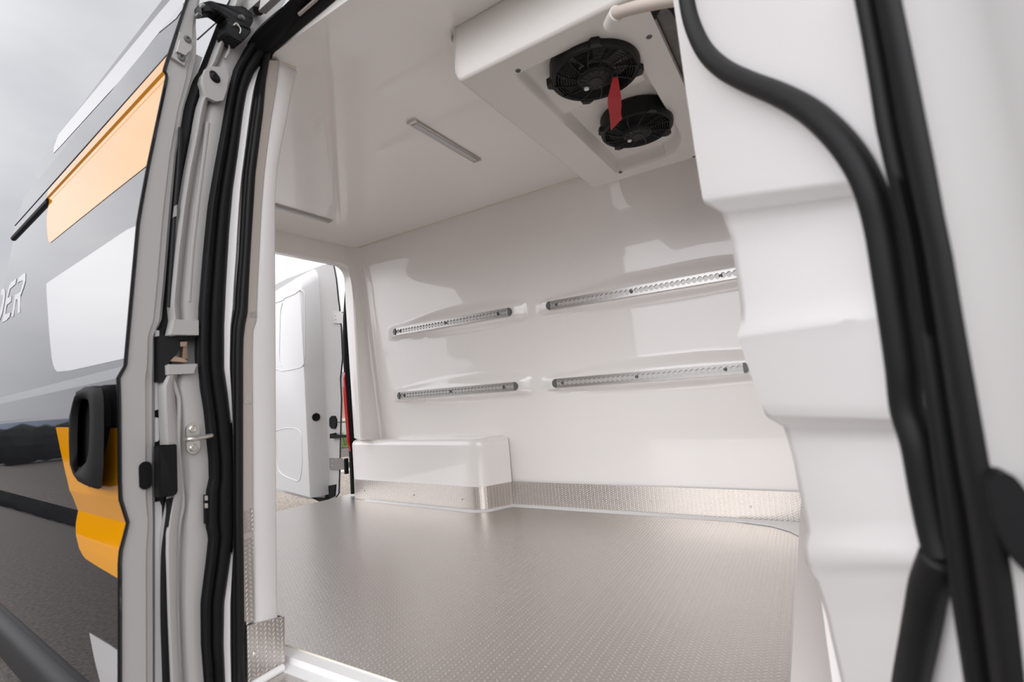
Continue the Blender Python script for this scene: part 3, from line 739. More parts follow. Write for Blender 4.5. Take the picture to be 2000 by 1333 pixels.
# striker
st = B(); q = jamb(377, 857, XJ+.0); 
pl = []
for a in range(0, 181, 15): pl.append((.015*math.cos(math.radians(a)), .022+.015*math.sin(math.radians(a))))
for a in range(180, 361, 15): pl.append((.015*math.cos(math.radians(a)), -.022+.015*math.sin(math.radians(a))))
prism(st, [Vector((XJ+.001, q.y+y, q.z+z)) for y, z in pl], (-.006, 0, 0))
striker = obj('striker', st, M_ZINC, van); striker['label'] = 'steel door striker with two countersunk screws'
for z in (.023, -.023):
    bm = B(); lathe(bm, (XJ+.001, q.y, q.z+z), (1, 0, 0), [(0, .0005), (.003, .001), (.0035, .004), (.0075, .0045), (.009, .003), (.0095, 0)], 20); o = obj('screw', bm, M_ZINC, striker); o.location = -world_loc(striker)
bm = B(); a = q+Vector((.004, -.018, 0)); tube(bm, smooth_pts([a, a+Vector((.016, .002, 0)), a+Vector((.018, .02, .0)), a+Vector((.014, .05, .002)), a+Vector((.0, .056, .003))]), .0055, 12); o = obj('striker_loop', bm, M_ZINC, striker); o.location = -world_loc(striker)
# small contact hinge
bm = B(); prism(bm, [jamb(x, y, XJ+.006) for x, y in [(401, 967), (407, 967), (407, 1024), (402, 1024)]], (-.01, 0, 0)); ch = obj('contact_strip', bm, M_RUB, van, False)
for y0, y1 in ((969, 978), (984, 993)):
    bm = B(); prism(bm, [jamb(x, y, XJ+.008) for x, y in [(401, y0), (406, y0), (406, y1), (401, y1)]], (-.004, 0, 0)); o = obj('contact', bm, M_ZINC, ch, False); o.location = -world_loc(ch)
# main seal: two lobes
YSS = [y for y in YS if y >= 60]
def seal_lobes(f0, f1, d0=.012):
    return [(f0, -.012), (mixf(f0, f1, .06), d0*.7), (mixf(f0, f1, .2), d0*1.25), (mixf(f0, f1, .34), d0), (mixf(f0, f1, .42), -.002), (mixf(f0, f1, .50), d0*.4), (mixf(f0, f1, .68), d0*.9), (mixf(f0, f1, .88), d0*.5), (f1, -.012)]
bm = B(); R_2 = lambda y: ip(R2, y)
fl = lambda y: ip(L2, y)
rows = []
for y in YSS: rows.append([jamb(f(y), y, XJ+d) for f, d in seal_lobes(fl, R_2)])
# bend into the header
lastrow = rows[0]
hdr = []
def toheader(row, steps):
    r = []
    for dx, dz, dy in steps: r.append([Vector((p.x+dx, p.y+dy, p.z+dz)) for p in row])
    return r
solid_strip(bm, rows, lambda p: p+Vector((-.02, 0, 0)))
obj('door_seal', bm, M_RUB, van, sharp=70)
# header seal traced on the inner plane of the opening top
def hp(px, py, Y=.80): return at((px, py), 'y', Y)
bm = B()
def band(lo, hi, Y0, Y1, n=12, out=12):
    A = smooth_pts([at(p, 'y', Y0) for p in lo], 6); Bq = smooth_pts([at(p, 'y', Y1) for p in hi], 6)
    rows = []
    for a, b in zip(A, Bq):
        rows.append([a.lerp(b, k/8)+Vector((0, -.014*math.sin(math.pi*k/8)*(1+.3*math.cos(k*2.2)), 0)) for k in range(9)])
    return rows
lo = [(466, 114), (482, 86), (503, 56), (535, 26), (568, 0), (625, -56), (765, -196), (1100, -480)]
hi = [(492, 150), (505, 118), (524, 92), (560, 56), (607, 2), (660, -52), (800, -176), (1150, -470)]
rows = band(lo, hi, .80, .84)
solid_strip(bm, rows, lambda p: p+Vector((0, .02, .01))); obj('header_seal', bm, M_RUB, van, sharp=70)
up_ = [(512, 99), (520, 90), (545, 66), (580, 34), (622, -2), (700, -78), (1000, -360)]
dn_ = [(524, 116), (534, 104), (560, 80), (600, 46), (656, -1), (740, -76), (1080, -380)]
bm = B(); rows = band(up_, dn_, .845, .866)
solid_strip(bm, rows, lambda p: p+Vector((0, .012, .01))); obj('header_trim', bm, M_RUBR, van, sharp=70)
bm = B(); tube(bm, smooth_pts([at(p, 'y', .838) for p in [(584, 28), (600, 14), (616, 0), (640, -24), (700, -84)]], 6), .005, 8); obj('header_bead', bm, M_STR, van)
bm = B(); box(bm, (-1.25, .872, ZC+.012), (-.04, .91, ZC+.12)); obj('header_panel', bm, M_RUB, van, False)
# lining strip, inner trim and metal edging of the jamb
YT = [y for y in YS if y >= 110]
colL = lambda y: lerp(ip(R2, y), ip(T1, y), 0)
bm = colstrip(YT, [(lambda y: R_2(y)-6, -.016), (lambda y: lerp(R_2(y), ip(T1, y), .3), -.010), (lambda y: lerp(R_2(y), ip(T1, y), .55)+0, -.006), (lambda y: lerp(R_2(y), ip(T1, y), .7), -.012-.014*sst(640, 700, y)), (lambda y: ip(T1, y)+4, -.010)], .03)
obj('jamb_lining', bm, M_LIN, van, sharp=60)
YT2 = [y for y in YS if y >= 96]
bm = colstrip(YT2, [(lambda y: ip(T1, y), -.006), (lambda y: lerp(ip(T1, y), ip(T2, y), .12), .008), (lambda y: lerp(ip(T1, y), ip(T2, y), .35), .014), (lambda y: lerp(ip(T1, y), ip(T2, y), .7), .014), (lambda y: lerp(ip(T1, y), ip(T2, y), .92), .010), (lambda y: ip(T2, y), -.004)], .02)
obj('inner_trim_seal', bm, M_RUBR, van, sharp=70)
YT3 = [y for y in ROWS_Y if y < 1215]+[1215]
bm = colstrip(YT3, [(lambda y: ip(T2, y)-3, .003), (lambda y: ip(T2, y)+1, .004), (lambda y: ip(Sl, y)-1, .004), (lambda y: ip(Sl, y), .001)], .006)
obj('metal_edge_strip', bm, M_STR, van, sharp=20)
# fixings and tread seen on the strip
for pa in [[(488, 610), (501, 609), (501, 619), (488, 620)], [(478, 776), (492, 775), (492, 788), (478, 790)]]:
    bm = B(); prism(bm, [jamb(x, y, XJ+.0055) for x, y in pa], (-.002, 0, 0)); obj('fixing_plate', bm, M_ZINC, van, False)
bm = B(); prism(bm, [jamb(x, y, XJ+.006) for x, y in [(478, 1000), (493, 992), (494, 1036), (479, 1042)]], (-.004, 0, 0)); prism(bm, [jamb(x, y, XJ+.006) for x, y in [(479, 1054), (494, 1050), (497, 1212), (481, 1222)]], (-.004, 0, 0)); obj('tread_patch', bm, M_KICKY, van, False)
# roof gutter steel beams above the corner
bm = B()
for (x0, y0, x1, y1, w) in ((478, 26, 540, -30, 12), (506, 20, 570, -40, 12)):
    a = at((x0, y0), 'y', .80); b = at((x1, y1), 'y', .80); n = Vector((0, .0, .02)); prism(bm, [a, b, b+Vector((.01, 0, .03)), a+Vector((.01, 0, .03))], (0, .02, 0))
obj('roof_rail', bm, M_PAINT, van, False)

# ------------------------------------------------------------------ sliding door
XD = -1.335
DP = [(364, 0), (330, 104), (321, 132), (319, 139), (323.5, 145), (324, 153), (312, 210), (288, 324), (274, 400), (268, 436), (256, 568), (244, 703), (243, 715), (229, 739), (230, 760), (231, 800), (232, 940), (233.5, 976), (248, 1022), (234, 1076), (232, 1100), (232, 1333)]
dprof = sorted([(at(p, 'x', XD).z, at(p, 'x', XD).y) for p in DP])
z0_, y0_ = dprof[0]
dprof = [(.40, y0_+.03), (.60, y0_+.005)]+dprof+[(2.75, dprof[-1][1]+.09)]
ZTOP = 2.62
def dY(z):
    p = dprof
    if z <= p[0][0]: return p[0][1]
    for a, b in zip(p, p[1:]):
        if a[0] <= z <= b[0]: return lerp(a[1], b[1], (z-a[0])/(b[0]-a[0]))
    return p[-1][1]
SL = .0657
def dsurf(x, z, off=0): return Vector((x, dY(z)+SL*(XD-x)-off, z))
def ond(p):
    r = ray(p); lo, hi = .3, 12
    r = r/r.y
    f = lambda t: CAMPOS.y+t - (dY(CAMPOS.z+r.z*t)+SL*(XD-(CAMPOS.x+r.x*t)))
    lo, hi = .05, 2.0
    for _ in range(60):
        m = (lo+hi)/2
        if f(m) > 0: hi = m
        else: lo = m
    P = CAMPOS+r*lo; return P
endpx = [(102, 279), (79, 309), (67, 333), (43, 400), (37, 415), (29, 443), (12, 535), (5, 565), (-4, 620)]
endz = sorted([(ond(p).z, ond(p).x) for p in endpx])
ztopd = ond((102, 279)).z
def xend(z):
    p = endz
    if z <= p[0][0]: return p[0][1]-.02
    if z >= p[-1][0]: return p[-1][1]
    for a, b in zip(p, p[1:]):
        if a[0] <= z <= b[0]: return lerp(a[1], b[1], (z-a[0])/(b[0]-a[0]))
print('DOOR top', ztopd, 'end', endz)
door = thing('sliding_door', 'open sliding side door with dark gloss wrap and yellow and white graphics', 'van door', (-1.9, .52, .5))
ZT = max(2.66, ztopd)
zs = sorted(set([round(lerp(.5, ZT, i/90), 4) for i in range(91)]+[round(z, 4) for z, _ in dprof if .5 < z < ZT]))
def topcut(x):  # top of the door follows the roof edge
    a = ond((102, 279)); b = at((364, -2), 'x', XD); return ZT
bm = B(); rows = []
for z in zs:
    xe = xend(z); rows.append([dsurf(lerp(XD+.006, xe, k/24), z) for k in range(25)])
solid_strip(bm, rows, lambda p: p+Vector((0, .003, 0)))
obj('outer_skin', bm, M_SKIN, door, sharp=18)
def decal_rows(poly, off=.0012, n=40, nx=14):
    P = [ond(p) for p in poly]; pts = [(p.x, p.z) for p in P]
    zl, zh = min(p[1] for p in pts), max(p[1] for p in pts); rows = []
    zz = sorted(set([lerp(zl+.0005, zh-.0005, i/n) for i in range(n+1)]+[z for z, _ in dprof if zl < z < zh]))
    for z in zz:
        xs = []
        for (xa, za), (xb, zb) in zip(pts, pts[1:]+pts[:1]):
            if (za-z)*(zb-z) < 0: xs.append(lerp(xa, xb, (z-za)/(zb-za)))
        if len(xs) < 2: continue
        rows.append([dsurf(lerp(max(xs), min(xs), k/nx), z, off) for k in range(nx+1)])
    return rows
def decal(name, poly, m, off=.0012, **k):
    bm = B(); rows = decal_rows(poly, off, **k); solid_strip(bm, rows, lambda p: p+Vector((0, .0008, 0))); return obj(name, bm, m, door, sharp=18)
o = decal('yellow_graphic', [(329.5, 107), (318.5, 140), (323.5, 146), (323.5, 154), (312, 211), (287.5, 324), (200, 393), (112, 464), (103, 473), (98, 475), (94.5, 468), (92.5, 445), (92, 425), (93.5, 380), (95, 371)], M_YEL); o['label'] = 'pale reflecting yellow graphic band high on the door'
o = decal('white_graphic', [(267.5, 437), (91.5, 554), (93, 592), (97.5, 655), (102, 700), (105, 714), (109, 723), (115.5, 729), (135, 725), (243.5, 701)], M_WVIN); o['label'] = 'large white graphic panel on the door'
o = decal('yellow_graphic', [(110, 835), (120, 884), (132, 936), (142, 968), (153, 996), (149, 1024), (150, 1048), (156, 1072), (163, 1085), (170, 1094), (231.5, 1130), (233, 1076), (247, 1022), (233, 976), (231.5, 836)], M_YEL, n=60); o['label'] = 'orange yellow graphic below the handle'
o = decal('white_graphic', [(175, 1234), (232, 1272), (232, 1420), (212, 1420), (197, 1333), (184, 1280)], M_WVIN); o['label'] = 'white wedge graphic low on the door'
o = decal('white_graphic', [(105, 301), (105.5, 289), (114, 264), (330, 3), (350, -20), (366, -20), (360, 14), (345, 36), (230, 163), (160, 240)], M_WVIN); o['label'] = 'white graphic along the top of the door'
# black gutter left of the yellow band, thin joint line, belt line
bm = B()
zz = [z for z, _ in dprof if 2.2 < z < 2.5]
zg = at((319, 139), 'x', XD).z
xg0, xg1 = ond((94, 380)).x, xend(zg)
tube(bm, [dsurf(lerp(xg0, xg1, k/8), zg-.012, -.002) for k in range(9)], .012, 10); obj('gutter', bm, M_RUB, door)
bm = B(); zl = at((330, 104), 'x', XD).z; tube(bm, [dsurf(lerp(XD, xend(zl), k/12), zl, 0) for k in range(13)], .0022, 6); obj('joint_line', bm, M_BPL, door)
bm = B(); pts = [dsurf(XD+.0005, z, .0005) for z in zs]; tube(bm, pts, .0022, 6); obj('edge_line', bm, M_BPL, door)
# writing
def c5(l): return [(x/6.667, 500+y/6.667) for x, y in l]
let = {'R': [(235, 355), (245, 290), (320, 225), (334, 226), (338, 240), (335, 330), (310, 420), (285, 490), (272, 520), (265, 740), (237, 745), (241, 600), (238, 568), (215, 565), (180, 790), (155, 800), (200, 510), (255, 480), (275, 465), (306, 340), (300, 320), (260, 335)],
       'E': [(130, 380), (150, 345), (220, 298), (205, 370), (150, 420), (135, 430), (105, 550), (155, 525), (145, 600), (95, 640), (85, 680), (75, 760), (140, 740), (130, 795), (90, 840), (35, 870), (60, 690), (110, 440)],
       'D': [(15, 515), (25, 440), (50, 425), (66, 440), (71, 480), (70, 520), (55, 640), (30, 760), (-5, 850), (-60, 930), (-50, 840), (0, 740), (30, 620), (45, 530), (38, 512)]}
bm = B()
for ch_, pl_ in let.items():
    P3 = [ond(p) for p in c5(pl_)]
    P3 = [dsurf(p.x, p.z, .0014) for p in P3]
    tr = tessellate_polygon([P3]); a = [bm.verts.new(p) for p in P3]; b = [bm.verts.new(p+Vector((0, .0012, 0))) for p in P3]
    for t in tr:
        try: bm.faces.new([a[i] for i in t]); bm.faces.new([b[i] for i in t])
        except Exception: pass
    for i in range(len(a)):
        try: bm.faces.new((a[i], a[(i+1) % len(a)], b[(i+1) % len(a)], b[i]))
        except Exception: pass
o = obj('lettering', bm, M_WVIN, door, False); o['label'] = 'white slanted capital letters ending in DER'
# front edge face
DI = [(406, -60), (393, 0), (385, 45), (388, 75), (387, 114), (376, 156), (360, 210), (345, 300), (336, 400), (324, 550), (316, 628), (308, 643), (303, 660), (302, 800), (303, 1000), (304, 1333)]
bm = B(); rows = []
YE = [-60, -30]+list(range(0, 1334, 10))+[1345, 1400, 1480]
DPx = [(384, -60)]+DP
DPx2 = sorted(set(DPx), key=lambda q: q[1])
for y in YE+[]:
    a = at((ip(DPx2, y), y), 'x', XD)+Vector((0, .004, 0)); b = at((ip(DI, y), y), 'x', XD)
    rows.append([a+Vector((-.004, 0, 0)), a.lerp(b, .03)+Vector((.001, 0, 0)), a.lerp(b, .3)+Vector((.002, 0, 0)), a.lerp(b, .70)+Vector((.002, 0, 0)), a.lerp(b, .76)+Vector((-.002, 0, 0)), a.lerp(b, .93)+Vector((-.003, 0, 0)), b+Vector((-.012, 0, 0))])
solid_strip(bm, rows, lambda p: p+Vector((-.03, 0, 0)))
fe = obj('front_edge', bm, M_PAINT, door, sharp=40); fe['label'] = 'light grey front edge of the door'
bm = B(); rows = []
for z in [q for q in zs[::3] if q < 2.45]:
    rows.append([Vector((x, dY(z)+.080+SL*(XD-x), z)) for x in (XD-.02, xend(z)*.5+XD*.5, xend(z)+.12)])
solid_strip(bm, rows, lambda p: p+Vector((0, -.035, 0))); obj('inner_panel', bm, M_PAINT, door)
def dstrip(name, px, y0, y1, w, m, dx=-.012):
    bm = B(); prism(bm, [at(q, 'x', XD+dx) for q in [(px, y0), (px+w, y0+1), (px+w+.5, y1-4), (px+w-2, y1), (px, y1+2)]], (-.03, 0, 0)); return obj(name, bm, m, door, False)
dstrip('edge_lip', 303, 645, 800, 8, M_RD); dstrip('edge_lip', 303, 816, 862, 8, M_RD)
bm = B(); prism(bm, [at(q, 'x', XD-.01) for q in [(303, 982), (312, 980), (316, 990), (318, 1100), (320, 1333), (321, 1420), (304, 1420), (303, 1333)]], (-.03, 0, 0)); obj('edge_lip', bm, M_RD, door, False)
bm = B(); prism(bm, [at(q, 'x', XJ+.014) for q in [(311, 870), (346, 868), (348, 962), (343, 968), (312, 974)]], (-.03, 0, 0)); bmesh.ops.bevel(bm, geom=list(bm.edges), offset=.002, segments=2, affect='EDGES'); obj('rubber_block', bm, M_RUB, door)
# oval plug
bm = B(); c = at((282.5, 929), 'x', XD); 
ov = [(.0125*math.cos(math.radians(a)), (.019 if a <= 180 else -.019)+.0125*math.sin(math.radians(a))) for a in list(range(0, 181, 15))+list(range(180, 360, 15))]
prism(bm, [Vector((XD+.006, c.y+y, c.z+z)) for y, z in ov], (-.010, 0, 0)); o = obj('oval_plug', bm, M_RUB, door)
# guide plate with two screws
bm = B(); prism(bm, [at(q, 'x', XD+.010) for q in [(351, 62), (377, 78), (374, 100), (360, 128), (336, 112), (340, 100)]], (-.010, 0, 0)); gp = obj('guide_plate', bm, M_PAINT, door, False)
bm = B(); prism(bm, [at(q, 'x', XD+.018) for q in [(352, 77), (370, 88), (374, 96), (362, 108), (346, 100)]], (-.012, 0, 0)); o = obj('guide_wedge', bm, M_PAINT, gp); o.location = -world_loc(gp)
for p in ((366, 77), (354, 113)):
    bm = B(); lathe(bm, at(p, 'x', XD+.010), (1, 0, 0), [(0, .001), (.003, .002), (.005, .005), (.009, .004), (.0095, 0)], 16); o = obj('screw', bm, M_DMET, gp); o.location = -world_loc(gp)
# roller arm at the top
ra = B(); X = XJ+.030
prism(ra, [at(q, 'x', X) for q in [(392, 6), (400, 3), (412, 0), (425, 4), (452, 10), (470, 11), (480, 14), (494, 26), (496, 40), (490, 52), (468, 56), (444, 34), (430, 26), (420, 22), (396, 25)]], (-.04, 0, 0))
prism(ra, [at(q, 'x', XJ+.034) for q in [(440, 34), (470, 38), (488, 46), (492, 62), (476, 80), (471, 84), (446, 72), (440, 64), (446, 42)]], (-.05, 0, 0))
bmesh.ops.bevel(ra, geom=list(ra.edges), offset=.003, segments=2, affect='EDGES')
arm = obj('roller_arm', ra, M_BPL, door); arm['label'] = 'black steel roller arm at the top of the door'
for p, r, m in (((472, 34), .008, M_DMET), ((512, 18), .011, M_STR), ((396, 10), .004, M_WVIN), ((461, 48), .005, M_ZINC), ((389, 29), .006, M_DMET)):
    bm = B(); q = at(p, 'x', XJ+.036); lathe(bm, q, (1, 0, 0), [(0, .006), (r*.5, .006), (r*.6, .003), (r*.9, .004), (r, -.01)], 18); o = obj('bolt', bm, m, arm); o.location = -world_loc(arm)
bm = B(); cyl(bm, at((504, 20), 'x', XJ+.03), at((504, 20), 'x', XJ), .014, 20); o = obj('roller', bm, M_RUB, arm); o.location = -world_loc(arm)
bm = B(); tube(bm, smooth_pts([at(q, 'x', XJ+.038) for q in [(456, 50), (462, 45), (466, 50), (470, 58), (468, 66)]]), .0018, 8); o = obj('spring_wire', bm, M_ZINC, arm); o.location = -world_loc(arm)
# handle: base pad, loop grip
def dpt(p, off): q = ond(p); return dsurf(q.x, q.z, off)
hb = B(); pts = [(160, 766), (178, 756), (196, 754), (205, 758), (213, 774), (217, 805), (217.6, 833), (214, 850), (203, 900), (200, 950), (186, 950), (166, 925), (158, 880), (154, 820)]
prism(hb, [dpt(p, .012) for p in pts], (0, .014, 0)); bmesh.ops.bevel(hb, geom=[e for e in hb.edges if e.calc_face_angle(0) > .8], offset=.003, segments=2, affect='EDGES')
hand = obj('handle', hb, M_HND, door); hand['label'] = 'black plastic loop handle'
outer_ = [(150.4, 785), (155, 770), (165, 758), (180, 754), (193, 754), (199, 760), (202, 775), (203, 800), (203, 838), (202.5, 880), (202, 909), (199, 953), (192, 956), (183, 954), (166, 948), (153.6, 934), (145, 915), (143, 880), (142, 846), (143, 814)]
hole_ = [(154, 800), (156, 790), (160, 783), (166, 780), (171, 781), (175.6, 789), (177, 805), (177.7, 825), (177, 850), (175.6, 867), (172, 888), (168.3, 903), (162, 910), (157, 913), (153, 912), (151.5, 900), (151, 880), (151, 860), (151.5, 840), (152.5, 815)]
bm = B(); O = [dpt(p, 0) for p in outer_]; Hh = [dpt(p, 0) for p in hole_]
def push(P, d): return [q+Vector((0, -d, 0)) for q in P]
def mid(A, Bq, t): return [a.lerp(b, t) for a, b in zip(A, Bq)]
def prj(px, d): # points kept on their sight line so that the outline stays, at d in front of the skin
    outp = []
    for p in px:
        q = ond(p); r = (q-CAMPOS); outp.append(CAMPOS+r*((q.y-d)/q.y))
    return outp
O1, H1 = prj(outer_, .014), prj(hole_, .014); O2, H2 = prj(outer_, .040), prj(hole_, .036)
m1 = [a.lerp(b, .25)+Vector((0, -.010, 0)) for a, b in zip(O2, H2)]; m2 = [a.lerp(b, .65)+Vector((0, -.010, 0)) for a, b in zip(O2, H2)]
grid(bm, [O1, O2, m1, m2, H2, H1, O1], close=True); bmesh.ops.remove_doubles(bm, verts=bm.verts, dist=.0003)
o = obj('grip', bm, M_HND, hand, sharp=70); o.location = -world_loc(hand)
# rub moulding low on the door
bm = B(); mz = lambda x: 0
m0 = [ond((0, 1190)), ond((75, 1262)), ond((150, 1333))]
zt = sum(p.z for p in m0)/3; print('moulding z', [tuple(p) for p in m0])
pr = [(0, 0), (.010, -.002), (.024, -.014), (.030, -.030), (.030, -.085), (.022, -.11), (0, -.118)]
rows = []
for k in range(13):
    x = lerp(XD-.03, xend(.8), k/12); rows.append([dsurf(x, m0[1].z, 0)+Vector((0, -a, b)) for a, b in pr])
vs = grid(bm, rows, close=True); bm.faces.new(vs[0]); bm.faces.new(vs[-1]); obj('rub_moulding', bm, M_BPL, door, sharp=60)
SKB = m0[1].z

# ------------------------------------------------------------------ rest of the van shell
bm = B(); rows = []
for z in [lerp(.45, 2.60, i/30) for i in range(31)]:
    y0 = dY(z)+.125+.03*sst(2.3, 2.6, z)
    rows.append([Vector((x, y0+SL*(XD-x)*.9, z)) for x in (-1.42, -1.8, -2.2, -2.45)])
solid_strip(bm, rows, lambda p: p+Vector((0, .02, 0))); o = obj('side_panel', bm, M_ROOF, van); o['label'] = 'white side panel behind the sliding door'
bm = B(); tube(bm, [at((385, 78), 'x', -1.5), at((434, 34), 'y', .80)], .002, 6); obj('side_panel_joint', bm, M_DMET, van)
bm = B(); box(bm, (-2.70, .93, ZC+.10), (.6, 2.5, ZC+.14), .02); obj('roof_skin', bm, M_ROOF, van)
bm = B(); box(bm, (-2.84, YW+.12, .5), (.6, YW+.16, ZC+.12), .01); obj('far_side_panel', bm, M_ROOF, van)
bm = B(); box(bm, (-2.86, .66, .50), (.6, 2.55, .60), .01); obj('underbody', bm, M_BPL, van)
bm = B(); box(bm, (XJ-.06, .58, .45), (-.02, .66, ZF-.04), .008); obj('outer_sill', bm, M_PAINT, van)
# rear corner: black seal, red lamp lens
K1 = [(679, 545), (676, 580), (673.5, 620), (672.5, 660), (675, 735), (679.5, 800), (684, 860), (687, 925), (688.5, 966)]
bm = B(); rows = []
for y in [545, 580, 620, 660, 700, 735, 770, 800, 830, 860, 900, 930, 966]:
    a = at((ip(K1, y), y), 'x', -2.90); rows.append([a+Vector((-.02, 0, 0)), a, a+Vector((.012, .02, 0)), a+Vector((.012, .07, 0))])
solid_strip(bm, rows, lambda p: p+Vector((-.012, .012, 0))); obj('rear_corner_seal', bm, M_RUB, van)
bm = B(); rows = []
for y in [728, 740, 770, 800, 830, 860, 882]:
    a = at((ip(K1, y)-(4.5 if 735 < y < 875 else 1), y), 'x', -2.90); b = at((ip(K1, y)-.5, y), 'x', -2.90); rows.append([a, a.lerp(b, .5)+Vector((.004, 0, 0)), b])
solid_strip(bm, rows, lambda p: p+Vector((-.012, 0, 0))); o = obj('tail_lamp', bm, M_REDL, van); o['label'] = 'narrow red tail lamp lens'

# ------------------------------------------------------------------ rear door, swung open
hin = Vector((-3.12, 2.56, 0)); dd = Vector((-.97, .243, 0)).normalized(); nn = Vector((-.243, -.97, 0)).normalized()
rd = thing('rear_door', 'white rear door of the van swung open beyond the rear doorway', 'van door', (hin.x, hin.y, .6))
def rp(u, v, z): return hin+dd*u+nn*v+Vector((0, 0, z))
def onrd(p, v):   # pixel -> (u,z) on the plane at depth v from the door's sheet
    r = ray(p); o_ = hin+nn*v; t = (o_-CAMPOS).dot(nn)/r.dot(nn); q = CAMPOS+r*t
    return (q-hin).dot(dd), q.z
def pxpoly(bm, px, v, th):
    pts = []
    for p in px:
        u, z = onrd(p, v); pts.append(rp(u, v, z))
    prism(bm, pts, nn*(-th))
# flange sheet: outline from the photo
fl_px = [(640, 979), (655, 974), (662, 964), (664, 900), (667, 780), (665, 740), (669, 700), (666.5, 640), (663, 600), (661, 585), (657, 545), (652, 518), (640, 516), (625, 520), (560, 545), (500, 575), (440, 610), (440, 935), (541, 960), (600, 975)]
bm = B(); pxpoly(bm, fl_px, .0, .010); obj('door_sheet', bm, M_PAINT, rd, False)
bm = B(); pts = [rp(*((lambda uz: (uz[0], .001, uz[1]))(onrd(p, 0)))) for p in fl_px[1:13]]; tube(bm, pts, .004, 8); obj('edge_rubber', bm, M_RUB, rd)
# insulated pan, proud by .16
u0, zz0 = onrd((605, 974), .16); u1, zz1 = onrd((612, 532), .16)
v0, _ = onrd((641, 900), .0); v1, _z = onrd((636, 530), 0)
print('rear door', u0, zz0, u1, zz1, v0, v1, _z)
PZ0, PZ1 = zz0, zz1+.03
bm = B(); rows = []
uL = 1.35
def panrow(v, ins, zin):
    # rounded outline in (u,z) for depth v
    a, b, c, d = v0_(v)+ins, uL, PZ0+zin*.4, PZ1-zin*1.0
    return a, b, c, d
def v0_(v): return lerp(v0, u0, v/.16)
for v, ins, zin in ((0, 0, 0), (.04, 0, 0.0), (.13, 0, .0), (.155, .006, .006), (.16, .018, .018)):
    ul = lerp(v0, u0, min(1, v/.16))+(ins if v > .15 else 0); top_ = PZ1-zin+(.10-.10*v/.16); r = .12
    pts = [(uL, PZ0+zin), (ul, PZ0+zin), (ul, 1.3), (ul+(lerp(0, .05, v/.16)*0), 1.9)]+[(ul+r-r*math.cos(math.radians(a)), top_-r+r*math.sin(math.radians(a))) for a in range(0, 91, 10)]+[(uL, top_-.02)]
    rows.append([rp(u, v, z) for u, z in pts])
vs = grid(bm, rows, close=True); bm.faces.new(vs[-1])
pan = obj('insulated_panel', bm, M_RD, rd, sharp=50)
# pressed window outlines in the panel
def ring(px, v, r, name='pressed_recess'):
    pts = []
    for p in px:
        u, z = onrd(p, v); pts.append(rp(u, v, z))
    P = smooth_pts(pts, 4); bm = B(); tube(bm, P, r, 8); return obj(name, bm, M_RD, rd)
ring([(500, 625), (520, 600), (552, 587), (558, 582), (575, 575), (586, 567), (592, 569), (595, 578), (596, 640), (595, 700), (590, 716), (575, 721), (552, 725), (541, 722), (520, 725)], .161, .004)
bm = B()
ring([(552, 592), (548, 610), (547, 640), (546, 700), (550, 716)], .161, .004)
ring([(520, 850), (545, 840), (560, 837), (578, 838), (588, 848), (590, 880), (590, 910), (585, 938), (572, 937), (556, 930), (545, 920), (541, 900), (541, 860)], .161, .004)
for p, r in (((625, 815), .020),):
    u, z = onrd(p, .08); bm = B(); 
    q = rp(v0_(.08)-.001, .08, z); ax = (rp(v0, 0, 0)-rp(u0, .16, 0)); sdir = Vector((-ax.y, ax.x, 0)).normalized(); sdir = sdir if sdir.x > 0 else -sdir
    lathe(bm, q, sdir, [(0, .002), (.020, .003), (.028, .006), (.033, .002), (.033, -.003)], 28); o = obj('round_plug', bm, M_RUB, rd)
def plate(name, px, v, th, m, parent=rd):
    bm = B(); pxpoly(bm, px, v, th); o = obj(name, bm, m, parent, False)
    return o
plate('latch_bezel', [(643, 818), (647, 813), (653, 813), (656, 820), (656, 832), (653, 838), (647, 838), (643, 832)], .012, .012, M_RUB)
bm = B(); a = rp(*(lambda uz: (uz[0], .02, uz[1]))(onrd((655, 825), .02))); b = at((688, 824), 'x', -2.90); tube(bm, [a, a.lerp(b, .5)+Vector((0, 0, -.004)), b], .003, 8); obj('stay_cable', bm, M_RUB, rd)
cs = plate('check_strap', [(644, 848), (654, 846), (655, 850), (667, 850), (690, 850), (690, 855), (667, 855.5), (654, 857), (644, 857)], .03, .012, M_RUB)
for y0, y1, xa in ((608, 632, 649), (895, 918, 643)):
    hg = plate('hinge', [(xa, y0), (668, y0+1), (668, y1), (xa, y1)], .012, .010, M_ALU)
    p = [(667, y0+4), (675, y0+4), (675, y0+7), (680, y0+8), (680, y1-4), (675, y1-3), (674, y1), (667, y1)]
    o = plate('hinge_leaf', p, .02, .02, M_ALU, hg); o.location = -world_loc(hg)
    bm = B(); a = at((676, y0+1), 'x', -3.0); b = at((677, y1+8), 'x', -3.0); cyl(bm, a, b, .016, 16); o = obj('knuckle', bm, M_RUB, hg); o.location = -world_loc(hg)
    for k in (0, 1):
        uz = onrd((xa+6, y0+8+8*k), .012); bm = B(); lathe(bm, rp(uz[0], .012, uz[1]), nn, [(0, .004), (.006, .003), (.007, 0)], 12); o = obj('screw', bm, M_ZINC, hg); o.location = -world_loc(hg)
plate('corner_guard', [(638, 950), (655, 947), (653, 970), (640, 976), (634, 976)], .010, .012, M_RUB)
plate('bottom_seal', [(608, 973), (640, 974), (634, 981), (622, 980)], .02, .03, M_RUB)

